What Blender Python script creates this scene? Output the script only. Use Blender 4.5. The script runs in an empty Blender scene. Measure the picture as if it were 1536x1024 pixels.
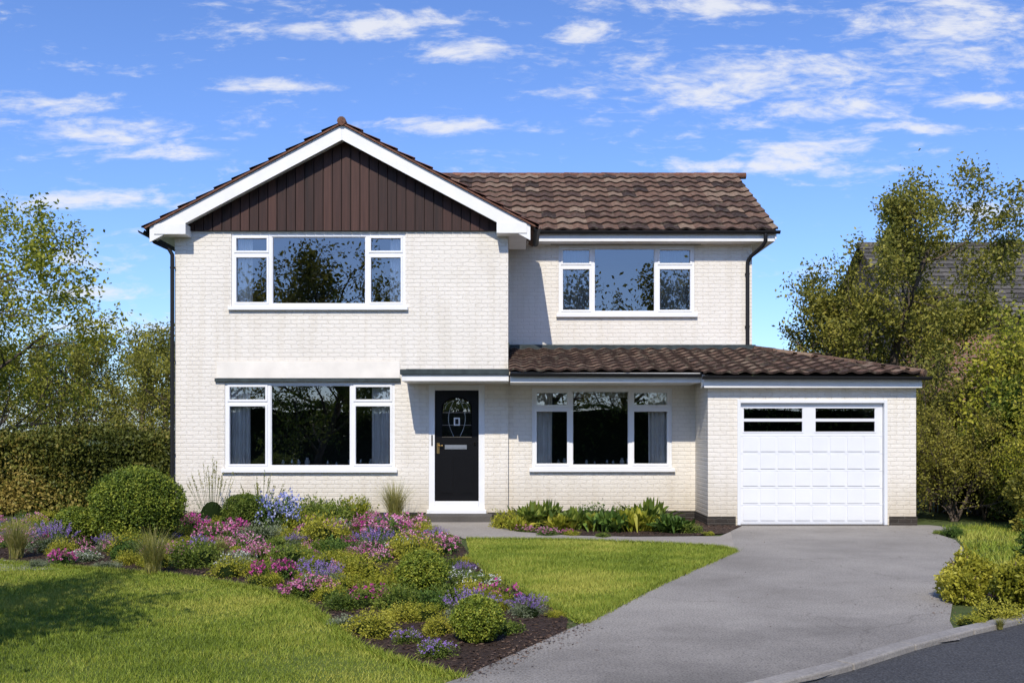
import bpy, math, random
import numpy as np
from mathutils import Vector
random.seed(7)
R = np.random.default_rng(11)
F_PX=1500.0; EYE=1.65; HZ=645.0
def X(u,d): return (u-768.0)*d/F_PX          # survey helper: metres right of the camera axis at distance d
def Z(v,d): return EYE+(HZ-v)*d/F_PX         # metres above ground at distance d
def G(u,v):
    d=F_PX*EYE/(v-HZ); return (X(u,d),d)

# ------------------------------------------------------------------ core helpers
col=bpy.context.scene.collection
def empty(name,loc=(0,0,0)):
    o=bpy.data.objects.new(name,None); o.location=loc; o.empty_display_size=0.3; col.objects.link(o); return o
def mesh_from(name,parts):
    me=bpy.data.meshes.new(name)
    mats=[]; Vs=[];loops=[];starts=[];tot=[];mi=[];ti=[];sm=[]; vo=0; lo=0
    for p in parts:
        V=np.asarray(p[0],dtype=np.float32).reshape(-1,3); F=np.asarray(p[1],dtype=np.int32)
        mat=p[2]; t=p[3] if len(p)>3 and p[3] is not None else 0.5; s=p[4] if len(p)>4 else False
        if mat not in mats: mats.append(mat)
        n,k=F.shape
        Vs.append(V); loops.append((F+vo).ravel()); starts.append(lo+np.arange(n)*k); tot.append(np.full(n,k))
        mi.append(np.full(n,mats.index(mat))); ti.append(np.broadcast_to(np.asarray(t,dtype=np.float32),(n,)).copy()); sm.append(np.full(n,s))
        vo+=len(V); lo+=n*k
    V=np.concatenate(Vs); L=np.concatenate(loops); S=np.concatenate(starts); T=np.concatenate(tot)
    me.vertices.add(len(V)); me.vertices.foreach_set('co',V.ravel())
    me.loops.add(len(L)); me.loops.foreach_set('vertex_index',L.astype(np.int32))
    me.polygons.add(len(S)); me.polygons.foreach_set('loop_start',S.astype(np.int32)); me.polygons.foreach_set('loop_total',T.astype(np.int32))
    me.polygons.foreach_set('material_index',np.concatenate(mi).astype(np.int32))
    me.polygons.foreach_set('use_smooth',np.concatenate(sm))
    for m in mats: me.materials.append(m)
    me.update(calc_edges=True)
    a=me.attributes.new('tint','FLOAT','FACE'); a.data.foreach_set('value',np.concatenate(ti).astype(np.float32))
    me.validate()
    return me
def put(name,me,parent=None,loc=(0,0,0),rot=0,scale=1):
    o=bpy.data.objects.new(name,me); col.objects.link(o); o.location=loc; o.rotation_euler=(0,0,rot)
    o.scale=(scale,)*3 if not hasattr(scale,'__len__') else scale
    if parent: o.parent=parent
    return o
BOXF=np.array([[0,1,5,4],[1,2,6,5],[2,3,7,6],[3,0,4,7],[4,5,6,7],[3,2,1,0]])
def box(x0,x1,y0,y1,z0,z1,mat,tint=0.5):
    V=np.array([[x0,y0,z0],[x1,y0,z0],[x1,y1,z0],[x0,y1,z0],[x0,y0,z1],[x1,y0,z1],[x1,y1,z1],[x0,y1,z1]])
    return (V,BOXF,mat,tint)
def obj(name,parts,parent=None,bevel=0):
    o=put(name,mesh_from(name,parts),parent)
    if bevel:
        b=o.modifiers.new('b','BEVEL'); b.width=bevel; b.segments=2; b.limit_method='ANGLE'
    return o
def quad(pts,mat,tint=0.5): return (np.array(pts),np.array([list(range(len(pts)))]),mat,tint)
def tube(pts,rad,sides=6,mat=None,tint=0.5):
    pts=np.array(pts,float); n=len(pts)
    if not hasattr(rad,'__len__'): rad=[rad]*n
    t=np.gradient(pts,axis=0); t/=np.linalg.norm(t,axis=1)[:,None]+1e-9
    ref=np.array([0,0,1.]) if abs(t[0][2])<0.9 else np.array([1.,0,0])
    V=[]
    for i in range(n):
        a=np.cross(t[i],ref); a/=np.linalg.norm(a)+1e-9; b=np.cross(t[i],a)
        for k in range(sides):
            th=2*math.pi*k/sides; V.append(pts[i]+rad[i]*(math.cos(th)*a+math.sin(th)*b))
    F=[]
    for i in range(n-1):
        for k in range(sides):
            F.append([i*sides+k,i*sides+(k+1)%sides,(i+1)*sides+(k+1)%sides,(i+1)*sides+k])
    return (np.array(V),np.array(F),mat,tint,True)
_k=R.normal(size=(7,3)); _ph=R.uniform(0,6.28,7)
def nz(P,f):
    P=np.asarray(P); s=0
    for i in range(7): s=s+np.sin(P@_k[i]*f*(1+0.25*i)+_ph[i])
    return s/3.2

# ------------------------------------------------------------------ materials
def newmat(name):
    m=bpy.data.materials.new(name); m.use_nodes=True; nt=m.node_tree; nt.nodes.clear()
    out=nt.nodes.new('ShaderNodeOutputMaterial'); return m,nt,out
def N(nt,t,**kw):
    n=nt.nodes.new(t)
    for k,v in kw.items():
        if k in('operation','blend_type','data_type','attribute_name'): setattr(n,k,v)
        else: n.inputs[k].default_value=v
    return n
def L(nt,a,b): nt.links.new(a,b)
def ramp(nt,stops):
    n=nt.nodes.new('ShaderNodeValToRGB'); e=n.color_ramp.elements
    while len(e)<len(stops): e.new(0.5)
    for i,(p,c) in enumerate(stops): e[i].position=p; e[i].color=(*c,1)
    return n
def simple(name,c,rough=0.5,spec=0.5,metal=0,var=0.08,vscale=3.0,bump=0.0,bscale=60):
    m,nt,out=newmat(name); p=N(nt,'ShaderNodeBsdfPrincipled',Roughness=rough,Metallic=metal); p.inputs['Specular IOR Level'].default_value=spec
    tc=N(nt,'ShaderNodeTexCoord'); no=N(nt,'ShaderNodeTexNoise',Scale=vscale,Detail=5.0); L(nt,tc.outputs['Object'],no.inputs['Vector'])
    r=ramp(nt,[(0.3,tuple(x*(1-var) for x in c)),(0.7,tuple(min(1,x*(1+var)) for x in c))]); L(nt,no.outputs['Fac'],r.inputs['Fac']); L(nt,r.outputs['Color'],p.inputs['Base Color'])
    if bump:
        n2=N(nt,'ShaderNodeTexNoise',Scale=bscale,Detail=4.0); L(nt,tc.outputs['Object'],n2.inputs['Vector'])
        b=N(nt,'ShaderNodeBump',Strength=bump,Distance=0.01); L(nt,n2.outputs['Fac'],b.inputs['Height']); L(nt,b.outputs['Normal'],p.inputs['Normal'])
    L(nt,p.outputs[0],out.inputs[0]); return m
def leafmat(name,c0,c1,c2,trans=0.3,rough=0.5):
    m,nt,out=newmat(name)
    at=N(nt,'ShaderNodeAttribute',attribute_name='tint'); oi=N(nt,'ShaderNodeObjectInfo')
    ad=N(nt,'ShaderNodeMath',operation='MULTIPLY_ADD'); ad.inputs[1].default_value=0.25; L(nt,oi.outputs['Random'],ad.inputs[0])
    s=N(nt,'ShaderNodeMath',operation='SUBTRACT'); s.inputs[1].default_value=0.125; L(nt,at.outputs['Fac'],s.inputs[0]); L(nt,s.outputs[0],ad.inputs[2])
    r=ramp(nt,[(0.05,c0),(0.5,c1),(0.95,c2)]); L(nt,ad.outputs[0],r.inputs['Fac'])
    p=N(nt,'ShaderNodeBsdfPrincipled',Roughness=rough); p.inputs['Specular IOR Level'].default_value=0.25
    L(nt,r.outputs[0],p.inputs['Base Color'])
    if trans>0:
        t=N(nt,'ShaderNodeBsdfTranslucent'); mx=N(nt,'ShaderNodeMixShader',Fac=trans)
        L(nt,r.outputs[0],t.inputs['Color']); L(nt,p.outputs[0],mx.inputs[1]); L(nt,t.outputs[0],mx.inputs[2]); L(nt,mx.outputs[0],out.inputs[0])
    else: L(nt,p.outputs[0],out.inputs[0])
    return m
def brickmat(name,c1,c2,mortar,bump=0.6,msize=0.012,dirt=0.1):
    m,nt,out=newmat(name); p=N(nt,'ShaderNodeBsdfPrincipled',Roughness=0.75); p.inputs['Specular IOR Level'].default_value=0.2
    g=N(nt,'ShaderNodeTexCoord'); sx=N(nt,'ShaderNodeSeparateXYZ'); L(nt,g.outputs['Object'],sx.inputs[0])
    a=N(nt,'ShaderNodeMath',operation='ADD'); L(nt,sx.outputs[0],a.inputs[0]); L(nt,sx.outputs[1],a.inputs[1])
    cb=N(nt,'ShaderNodeCombineXYZ'); L(nt,a.outputs[0],cb.inputs[0]); L(nt,sx.outputs[2],cb.inputs[1])
    dn=N(nt,'ShaderNodeTexNoise',Scale=11.0,Detail=3.0); L(nt,g.outputs['Object'],dn.inputs['Vector'])
    vs=N(nt,'ShaderNodeVectorMath',operation='MULTIPLY_ADD'); L(nt,dn.outputs['Color'],vs.inputs[0]); vs.inputs[1].default_value=(0.06,0.03,0); L(nt,cb.outputs[0],vs.inputs[2])
    b=nt.nodes.new('ShaderNodeTexBrick'); L(nt,vs.outputs[0],b.inputs['Vector'])
    b.inputs['Scale'].default_value=1; b.inputs['Brick Width'].default_value=0.225; b.inputs['Row Height'].default_value=0.075; b.inputs['Mortar Size'].default_value=msize; b.inputs['Mortar Smooth'].default_value=0.9
    b.inputs['Color1'].default_value=(*c1,1); b.inputs['Color2'].default_value=(*c2,1); b.inputs['Mortar'].default_value=(*mortar,1)
    n1=N(nt,'ShaderNodeTexNoise',Scale=1.1,Detail=9.0,Roughness=0.72); L(nt,g.outputs['Object'],n1.inputs['Vector'])
    r=ramp(nt,[(0.32,(1-dirt,1-dirt*1.05,1-dirt*1.15)),(0.62,(1,1,1))]); L(nt,n1.outputs['Fac'],r.inputs['Fac'])
    mx=N(nt,'ShaderNodeMix',data_type='RGBA',blend_type='MULTIPLY'); mx.inputs['Factor'].default_value=1
    L(nt,b.outputs['Color'],mx.inputs[6]); L(nt,r.outputs[0],mx.inputs[7])
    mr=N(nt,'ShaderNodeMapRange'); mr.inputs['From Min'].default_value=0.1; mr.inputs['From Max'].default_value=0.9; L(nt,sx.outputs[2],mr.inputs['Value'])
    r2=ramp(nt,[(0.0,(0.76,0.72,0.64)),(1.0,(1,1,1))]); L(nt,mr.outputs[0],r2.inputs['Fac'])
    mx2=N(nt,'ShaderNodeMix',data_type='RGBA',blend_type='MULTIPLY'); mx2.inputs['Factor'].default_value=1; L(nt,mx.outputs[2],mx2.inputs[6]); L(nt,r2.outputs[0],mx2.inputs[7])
    mp=N(nt,'ShaderNodeMapping'); mp.inputs['Scale'].default_value=(7,7,0.5); L(nt,g.outputs['Object'],mp.inputs[0]); n3=N(nt,'ShaderNodeTexNoise',Scale=1.0,Detail=5.0); L(nt,mp.outputs[0],n3.inputs['Vector'])
    r3=ramp(nt,[(0.36,(0.955,0.945,0.925)),(0.5,(1,1,1))]); L(nt,n3.outputs['Fac'],r3.inputs['Fac'])
    mx3=N(nt,'ShaderNodeMix',data_type='RGBA',blend_type='MULTIPLY'); mx3.inputs['Factor'].default_value=1; L(nt,mx2.outputs[2],mx3.inputs[6]); L(nt,r3.outputs[0],mx3.inputs[7])
    L(nt,mx3.outputs[2],p.inputs['Base Color'])
    inv=N(nt,'ShaderNodeMath',operation='SUBTRACT'); inv.inputs[0].default_value=1; L(nt,b.outputs['Fac'],inv.inputs[1])
    n2=N(nt,'ShaderNodeTexNoise',Scale=22.0,Detail=4.0,Roughness=0.6); L(nt,g.outputs['Object'],n2.inputs['Vector'])
    ma=N(nt,'ShaderNodeMath',operation='MULTIPLY_ADD'); ma.inputs[1].default_value=1.4; L(nt,n2.outputs['Fac'],ma.inputs[0]); L(nt,inv.outputs[0],ma.inputs[2])
    bp=N(nt,'ShaderNodeBump',Strength=bump,Distance=0.012); L(nt,ma.outputs[0],bp.inputs['Height']); L(nt,bp.outputs[0],p.inputs['Normal'])
    L(nt,p.outputs[0],out.inputs[0]); return m
def tilemat(name,stops,lichen=(0.3,0.27,0.2)):
    m,nt,out=newmat(name); p=N(nt,'ShaderNodeBsdfPrincipled',Roughness=0.85); p.inputs['Specular IOR Level'].default_value=0.2
    at=N(nt,'ShaderNodeAttribute',attribute_name='tint'); r=ramp(nt,stops); L(nt,at.outputs['Fac'],r.inputs['Fac'])
    tc=N(nt,'ShaderNodeTexCoord'); n1=N(nt,'ShaderNodeTexNoise',Scale=9.0,Detail=6.0,Roughness=0.75); L(nt,tc.outputs['Object'],n1.inputs['Vector'])
    r2=ramp(nt,[(0.52,(0,0,0)),(0.66,(1,1,1))]); L(nt,n1.outputs['Fac'],r2.inputs['Fac'])
    mf=N(nt,'ShaderNodeMath',operation='MULTIPLY'); mf.inputs[1].default_value=0.5; L(nt,r2.outputs[0],mf.inputs[0])
    mx=N(nt,'ShaderNodeMix',data_type='RGBA'); L(nt,mf.outputs[0],mx.inputs['Factor']); L(nt,r.outputs[0],mx.inputs[6]); mx.inputs[7].default_value=(*lichen,1)
    n3=N(nt,'ShaderNodeTexNoise',Scale=14.0,Detail=5.0,Roughness=0.7); L(nt,tc.outputs['Object'],n3.inputs['Vector']); r3=ramp(nt,[(0.35,(0.6,0.6,0.6)),(0.6,(1.15,1.15,1.15))]); L(nt,n3.outputs['Fac'],r3.inputs['Fac'])
    mx2=N(nt,'ShaderNodeMix',data_type='RGBA',blend_type='MULTIPLY'); mx2.inputs['Factor'].default_value=1; L(nt,mx.outputs[2],mx2.inputs[6]); L(nt,r3.outputs[0],mx2.inputs[7])
    L(nt,mx2.outputs[2],p.inputs['Base Color'])
    L(nt,p.outputs[0],out.inputs[0]); return m
def groundmat(name,big,fine,bump=0.6,fs=90,bs=0.7,spec=0.3,rough=0.9,bd=0.01,apron=False):
    m,nt,out=newmat(name); p=N(nt,'ShaderNodeBsdfPrincipled',Roughness=rough); p.inputs['Specular IOR Level'].default_value=spec
    tc=N(nt,'ShaderNodeTexCoord'); n1=N(nt,'ShaderNodeTexNoise',Scale=bs,Detail=8.0,Roughness=0.65); L(nt,tc.outputs['Object'],n1.inputs['Vector'])
    r=ramp(nt,big); L(nt,n1.outputs['Fac'],r.inputs['Fac'])
    n2=N(nt,'ShaderNodeTexNoise',Scale=fs,Detail=3.0,Roughness=0.7); L(nt,tc.outputs['Object'],n2.inputs['Vector'])
    r2=ramp(nt,fine); L(nt,n2.outputs['Fac'],r2.inputs['Fac'])
    mx=N(nt,'ShaderNodeMix',data_type='RGBA',blend_type='MULTIPLY'); mx.inputs['Factor'].default_value=1; L(nt,r.outputs[0],mx.inputs[6]); L(nt,r2.outputs[0],mx.inputs[7])
    last=mx.outputs[2]
    if apron:   # tyre-worn, damp-stained end of the drive nearest the road
        sx=N(nt,'ShaderNodeSeparateXYZ'); L(nt,tc.outputs['Object'],sx.inputs[0])
        a1=N(nt,'ShaderNodeMath',operation='MULTIPLY_ADD'); a1.inputs[1].default_value=-0.45; L(nt,sx.outputs[0],a1.inputs[0]); L(nt,sx.outputs[1],a1.inputs[2])
        a2=N(nt,'ShaderNodeMath',operation='MULTIPLY_ADD'); a2.inputs[1].default_value=3.5; L(nt,n1.outputs['Fac'],a2.inputs[0]); L(nt,a1.outputs[0],a2.inputs[2])
        mr=N(nt,'ShaderNodeMapRange'); mr.inputs['From Min'].default_value=6.8; mr.inputs['From Max'].default_value=9.6; L(nt,a2.outputs[0],mr.inputs['Value'])
        r4=ramp(nt,[(0,(0.56,0.56,0.57)),(1,(1,1,1))]); L(nt,mr.outputs[0],r4.inputs['Fac'])
        m4=N(nt,'ShaderNodeMix',data_type='RGBA',blend_type='MULTIPLY'); m4.inputs['Factor'].default_value=1; L(nt,last,m4.inputs[6]); L(nt,r4.outputs[0],m4.inputs[7]); last=m4.outputs[2]
        vo=nt.nodes.new('ShaderNodeTexVoronoi'); vo.feature='DISTANCE_TO_EDGE'; vo.inputs['Scale'].default_value=0.27
        wv=N(nt,'ShaderNodeVectorMath',operation='MULTIPLY_ADD'); nn=N(nt,'ShaderNodeTexNoise',Scale=2.0,Detail=5.0); L(nt,tc.outputs['Object'],nn.inputs['Vector']); L(nt,nn.outputs['Color'],wv.inputs[0]); wv.inputs[1].default_value=(.9,.9,0); L(nt,tc.outputs['Object'],wv.inputs[2]); L(nt,wv.outputs[0],vo.inputs['Vector'])
        r5=ramp(nt,[(0.0,(0.6,0.58,0.55)),(0.003,(1,1,1))]); L(nt,vo.outputs['Distance'],r5.inputs['Fac'])
        m5=N(nt,'ShaderNodeMix',data_type='RGBA',blend_type='MULTIPLY'); m5.inputs['Factor'].default_value=.6; L(nt,last,m5.inputs[6]); L(nt,r5.outputs[0],m5.inputs[7]); last=m5.outputs[2]
    L(nt,last,p.inputs['Base Color'])
    bp=N(nt,'ShaderNodeBump',Strength=bump,Distance=bd); L(nt,n2.outputs['Fac'],bp.inputs['Height']); L(nt,bp.outputs[0],p.inputs['Normal'])
    L(nt,p.outputs[0],out.inputs[0]); return m

M_wall=brickmat('painted_brick',(0.80,0.752,0.672),(0.775,0.727,0.648),(0.722,0.675,0.598),bump=0.5,msize=0.0115,dirt=.075)
M_plinth=brickmat('plinth_brick',(0.05,0.045,0.042),(0.07,0.06,0.055),(0.10,0.095,0.09))
M_red=brickmat('red_brick',(0.25,0.11,0.07),(0.30,0.14,0.09),(0.3,0.27,0.24))
M_render=simple('smooth_render',(0.80,0.752,0.672),0.7,0.3,bump=0.15)
M_white=simple('white_upvc',(0.80,0.80,0.80),0.35,0.5,var=0.03)
M_soffit=simple('white_paint',(0.78,0.77,0.74),0.5,0.4,var=0.05)
M_gdoor=simple('garage_white',(0.74,0.75,0.77),0.4,0.5,var=0.02)
M_black=simple('black_plastic',(0.014,0.014,0.015),0.55,0.25)
M_lead=simple('lead_flashing',(0.04,0.053,0.055),0.7,0.25,var=0.3,vscale=8)
M_doorblk=simple('black_gloss_paint',(0.006,0.006,0.007),0.35,0.2,var=0.05)
M_brass=simple('brass',(0.65,0.42,0.16),0.3,0.5,metal=1)
M_steel=simple('brushed_steel',(0.6,0.6,0.6),0.35,0.5,metal=1)
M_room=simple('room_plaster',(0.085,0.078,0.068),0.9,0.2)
M_cloth=simple('curtain_cloth',(0.84,0.81,0.76),0.9,0.1)
M_clothg=simple('net_curtain',(0.26,0.275,0.29),0.9,0.1)
M_wood=simple('dark_wood',(0.08,0.045,0.025),0.4,0.4)
M_stone=groundmat('step_stone',[(0.3,(0.07,0.06,0.055)),(0.7,(0.13,0.12,0.105))],[(0.3,(0.7,0.7,0.7)),(0.7,(1.1,1.1,1.1))])
M_tile=tilemat('clay_roof_tiles',[(0.0,(0.045,0.029,0.023)),(0.35,(0.115,0.068,0.048)),(0.65,(0.175,0.102,0.068)),(1.0,(0.25,0.175,0.12))],(0.215,0.19,0.135))
M_tile2=tilemat('slate_roof_tiles',[(0,(0.06,0.055,0.05)),(1,(0.15,0.135,0.115))],(0.14,0.14,0.12))
M_ridge=tilemat('ridge_tiles',[(0,(0.12,0.055,0.037)),(1,(0.215,0.10,0.063))],(0.2,0.15,0.11))
def cladmat():
    m,nt,out=newmat('stained_timber'); p=N(nt,'ShaderNodeBsdfPrincipled',Roughness=0.6); p.inputs['Specular IOR Level'].default_value=0.3
    tc=N(nt,'ShaderNodeTexCoord'); mp=N(nt,'ShaderNodeMapping'); mp.inputs['Scale'].default_value=(30,30,1.5); L(nt,tc.outputs['Object'],mp.inputs[0])
    n1=N(nt,'ShaderNodeTexNoise',Scale=1.0,Detail=7.0); L(nt,mp.outputs[0],n1.inputs['Vector'])
    at=N(nt,'ShaderNodeAttribute',attribute_name='tint'); ma=N(nt,'ShaderNodeMath',operation='MULTIPLY_ADD'); ma.inputs[1].default_value=0.6; L(nt,n1.outputs['Fac'],ma.inputs[0])
    m2=N(nt,'ShaderNodeMath',operation='MULTIPLY'); m2.inputs[1].default_value=0.45; L(nt,at.outputs['Fac'],m2.inputs[0]); L(nt,m2.outputs[0],ma.inputs[2])
    r=ramp(nt,[(0.2,(0.018,0.008,0.006)),(0.6,(0.052,0.021,0.015)),(0.9,(0.085,0.037,0.026))]); L(nt,ma.outputs[0],r.inputs['Fac']); L(nt,r.outputs[0],p.inputs['Base Color']); L(nt,p.outputs[0],out.inputs[0]); return m
M_clad=cladmat()
def glassmat(name,refl=0.20,tint=(0.94,0.95,0.945)):
    m,nt,out=newmat(name); g=N(nt,'ShaderNodeBsdfGlossy',Roughness=0.0); g.inputs['Color'].default_value=(0.95,0.97,1,1)
    t=N(nt,'ShaderNodeBsdfTransparent'); t.inputs['Color'].default_value=(*tint,1)
    fr=N(nt,'ShaderNodeFresnel',IOR=1.5); ad=N(nt,'ShaderNodeMath',operation='ADD'); ad.inputs[1].default_value=refl-0.04; L(nt,fr.outputs[0],ad.inputs[0])
    tc=N(nt,'ShaderNodeTexCoord'); n1=N(nt,'ShaderNodeTexNoise',Scale=1.2,Detail=1.0); L(nt,tc.outputs['Object'],n1.inputs['Vector']); b=N(nt,'ShaderNodeBump',Strength=0.12,Distance=0.02); L(nt,n1.outputs['Fac'],b.inputs['Height']); L(nt,b.outputs[0],g.inputs['Normal'])
    mx=N(nt,'ShaderNodeMixShader'); L(nt,ad.outputs[0],mx.inputs[0]); L(nt,t.outputs[0],mx.inputs[1]); L(nt,g.outputs[0],mx.inputs[2]); L(nt,mx.outputs[0],out.inputs[0]); return m
M_glass=glassmat('window_glass')
M_base=groundmat('rough_grass',[(0.3,(0.05,0.075,0.018)),(0.7,(0.10,0.13,0.035))],[(0.3,(0.6,0.6,0.6)),(0.7,(1.2,1.2,1.2))])
M_lawn=groundmat('lawn_turf',[(0.3,(0.085,0.125,0.016)),(0.7,(0.15,0.18,0.028))],[(0.3,(0.55,0.55,0.5)),(0.7,(1.2,1.2,1.1))])
M_mulch=groundmat('bark_mulch',[(0.3,(0.035,0.021,0.014)),(0.7,(0.075,0.048,0.034))],[(0.3,(0.4,0.4,0.4)),(0.7,(1.5,1.45,1.4))],bump=1,fs=45,bd=0.03)
M_drive=groundmat('driveway_concrete',[(0.28,(0.225,0.205,0.178)),(0.5,(0.31,0.285,0.25)),(0.72,(0.38,0.35,0.305))],[(0.34,(0.48,0.47,0.46)),(0.48,(0.93,0.93,0.93)),(0.70,(1.25,1.24,1.22))],bump=0.6,fs=62,bs=0.6,apron=True)
M_path=groundmat('path_concrete',[(0.25,(0.28,0.25,0.215)),(0.75,(0.40,0.36,0.31))],[(0.3,(0.7,0.7,0.7)),(0.7,(1.2,1.2,1.2))],bump=0.5,fs=50)
M_road=groundmat('asphalt',[(0.25,(0.05,0.05,0.053)),(0.75,(0.085,0.085,0.086))],[(0.35,(0.45,0.45,0.45)),(0.7,(1.6,1.6,1.6))],bump=1,fs=60)
M_kerb=groundmat('kerb_concrete',[(0.25,(0.22,0.205,0.185)),(0.75,(0.34,0.315,0.285))],[(0.3,(0.75,0.75,0.75)),(0.7,(1.15,1.15,1.15))],bump=0.5,fs=50,bs=2)
M_chip=leafmat('bark_chips',(0.03,0.017,0.012),(0.09,0.055,0.037),(0.22,0.15,0.105),0.0,0.8)
M_blade=leafmat('grass_blades',(0.09,0.135,0.012),(0.20,0.26,0.026),(0.37,0.365,0.065),0.0,0.6)
M_bark=simple('bark',(0.10,0.078,0.06),0.9,0.2,var=0.4,vscale=12,bump=0.8,bscale=25)
M_twig=simple('twig',(0.14,0.10,0.065),0.9,0.2,var=0.3)
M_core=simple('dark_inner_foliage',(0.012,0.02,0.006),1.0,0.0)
LM={
 'spring':leafmat('spring_leaves',(0.11,0.12,0.018),(0.26,0.26,0.04),(0.42,0.38,0.07),0.4),
 'lime':leafmat('lime_leaves',(0.13,0.16,0.015),(0.33,0.345,0.033),(0.56,0.50,0.065),0.4),
 'olive':leafmat('olive_leaves',(0.085,0.095,0.018),(0.215,0.215,0.034),(0.42,0.375,0.07),0.4),
 'green':leafmat('green_leaves',(0.035,0.075,0.012),(0.09,0.16,0.026),(0.19,0.28,0.05),0.3),
 'mid':leafmat('mid_leaves',(0.06,0.10,0.015),(0.15,0.21,0.03),(0.30,0.34,0.06),0.35),
 'box':leafmat('box_leaves',(0.06,0.10,0.012),(0.19,0.25,0.028),(0.42,0.44,0.06),0.2),
 'gold':leafmat('gold_leaves',(0.19,0.20,0.02),(0.41,0.39,0.04),(0.60,0.55,0.09),0.35),
 'grey':leafmat('grey_leaves',(0.11,0.14,0.07),(0.22,0.26,0.14),(0.38,0.41,0.28),0.3),
 'hedge':leafmat('hedge_leaves',(0.06,0.075,0.013),(0.155,0.165,0.028),(0.36,0.27,0.065),0.2),
 'straw':leafmat('straw_blades',(0.18,0.19,0.04),(0.34,0.33,0.08),(0.52,0.46,0.18),0.35),
 'pink':leafmat('pink_petals',(0.53,0.12,0.29),(0.73,0.25,0.46),(0.87,0.52,0.65),0.3),
 'magenta':leafmat('magenta_petals',(0.44,0.03,0.23),(0.66,0.08,0.38),(0.79,0.24,0.52),0.3),
 'white':leafmat('white_petals',(0.62,0.64,0.56),(0.78,0.79,0.72),(0.88,0.88,0.84),0.3),
 'blue':leafmat('blue_petals',(0.24,0.28,0.68),(0.42,0.46,0.80),(0.62,0.63,0.86),0.3),
 'violet':leafmat('violet_petals',(0.22,0.10,0.46),(0.37,0.21,0.62),(0.51,0.37,0.72),0.3),
}

# ------------------------------------------------------------------ world
w=bpy.data.worlds.new('World'); bpy.context.scene.world=w; w.use_nodes=True; nt=w.node_tree; nt.nodes.clear()
SUN_EL=math.radians(43); SUN_AZ=math.radians(180+8)   # clockwise from +Y
out=nt.nodes.new('ShaderNodeOutputWorld'); bg=nt.nodes.new('ShaderNodeBackground'); bg.inputs['Strength'].default_value=0.138
sky=nt.nodes.new('ShaderNodeTexSky'); sky.sky_type='NISHITA'; sky.sun_disc=False; sky.sun_elevation=SUN_EL; sky.sun_rotation=SUN_AZ; sky.air_density=1.0; sky.dust_density=0.4; sky.ozone_density=3.0
tc=nt.nodes.new('ShaderNodeTexCoord'); sx=nt.nodes.new('ShaderNodeSeparateXYZ'); L(nt,tc.outputs['Generated'],sx.inputs[0])
def M(op,a,b=None,c=None,clamp=False):
    n=nt.nodes.new('ShaderNodeMath'); n.operation=op; n.use_clamp=clamp
    for i,v in enumerate((a,b,c)):
        if v is None: continue
        if hasattr(v,'links'): nt.links.new(v,n.inputs[i])
        else: n.inputs[i].default_value=v
    return n.outputs[0]
ay=M('MAXIMUM',M('ABSOLUTE',sx.outputs[1]),0.08)
uu=M('DIVIDE',sx.outputs[0],ay); vv=M('DIVIDE',sx.outputs[2],ay)
cb=nt.nodes.new('ShaderNodeCombineXYZ'); L(nt,uu,cb.inputs[0]); L(nt,vv,cb.inputs[1])
def noise(scale,sc,detail,rough,off=0,dist=0.3):
    mp=nt.nodes.new('ShaderNodeMapping'); mp.inputs['Scale'].default_value=sc; mp.inputs['Location'].default_value=(off,off*0.7,0); mp.inputs['Rotation'].default_value=(0,0,math.radians(-5)); L(nt,cb.outputs[0],mp.inputs[0])
    n=nt.nodes.new('ShaderNodeTexNoise'); n.inputs['Scale'].default_value=scale; n.inputs['Detail'].default_value=detail; n.inputs['Roughness'].default_value=rough; L(nt,mp.outputs[0],n.inputs['Vector']); n.inputs['Distortion'].default_value=dist
    return n.outputs['Fac']
n1=noise(9,(1,3.4,1),9,0.66,0,.5); n2=noise(34,(1,3.0,1),4,0.6,3)
blobs=[(570,38,190,20),(870,50,55,20),(680,80,65,18),(1100,130,240,48),(1010,8,140,16),(1420,50,160,55),(120,205,180,28),(70,158,95,16),(400,127,95,13),(110,300,170,18),(690,190,110,12),
(1220,160,140,22),(1450,150,85,16),(1230,222,140,22),(1370,192,90,13),(1480,314,95,13),(190,490,110,20),(90,390,95,20),(1130,250,170,12),(268,236,60,12),(130,440,100,12)]
acc=None
for (bx,by,rx,ry) in blobs:
    q=nt.nodes.new('ShaderNodeVectorMath'); q.operation='MULTIPLY_ADD'; L(nt,cb.outputs[0],q.inputs[0]); q.inputs[1].default_value=(1500/rx,1500/ry,0); q.inputs[2].default_value=(-(bx-768)/rx,-(645-by)/ry,0)
    l=nt.nodes.new('ShaderNodeVectorMath'); l.operation='LENGTH'; L(nt,q.outputs[0],l.inputs[0])
    acc=l.outputs['Value'] if acc is None else M('MINIMUM',acc,l.outputs['Value'])
acc=M('MAXIMUM',M('MULTIPLY_ADD',acc,-0.6,1.0),0.0)
d=M('MULTIPLY_ADD',acc,0.68,M('MULTIPLY',M('SUBTRACT',n1,0.5),1.9))
d=M('ADD',d,M('MULTIPLY',M('SUBTRACT',n2,0.5),1.0))
mr=nt.nodes.new('ShaderNodeMapRange'); mr.interpolation_type='SMOOTHSTEP'; mr.inputs['From Min'].default_value=0.12; mr.inputs['From Max'].default_value=0.80; L(nt,d,mr.inputs['Value'])
cm=M('MULTIPLY',mr.outputs[0],0.88)
tintn=nt.nodes.new('ShaderNodeMix'); tintn.data_type='RGBA'; tintn.blend_type='MULTIPLY'; tintn.inputs['Factor'].default_value=1; L(nt,sky.outputs[0],tintn.inputs[6]); tintn.inputs[7].default_value=(0.83,1.0,1.40,1)
mix=nt.nodes.new('ShaderNodeMix'); mix.data_type='RGBA'; L(nt,cm,mix.inputs['Factor']); L(nt,tintn.outputs[2],mix.inputs[6]); mix.inputs[7].default_value=(6.3,6.4,6.8,1)
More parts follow.
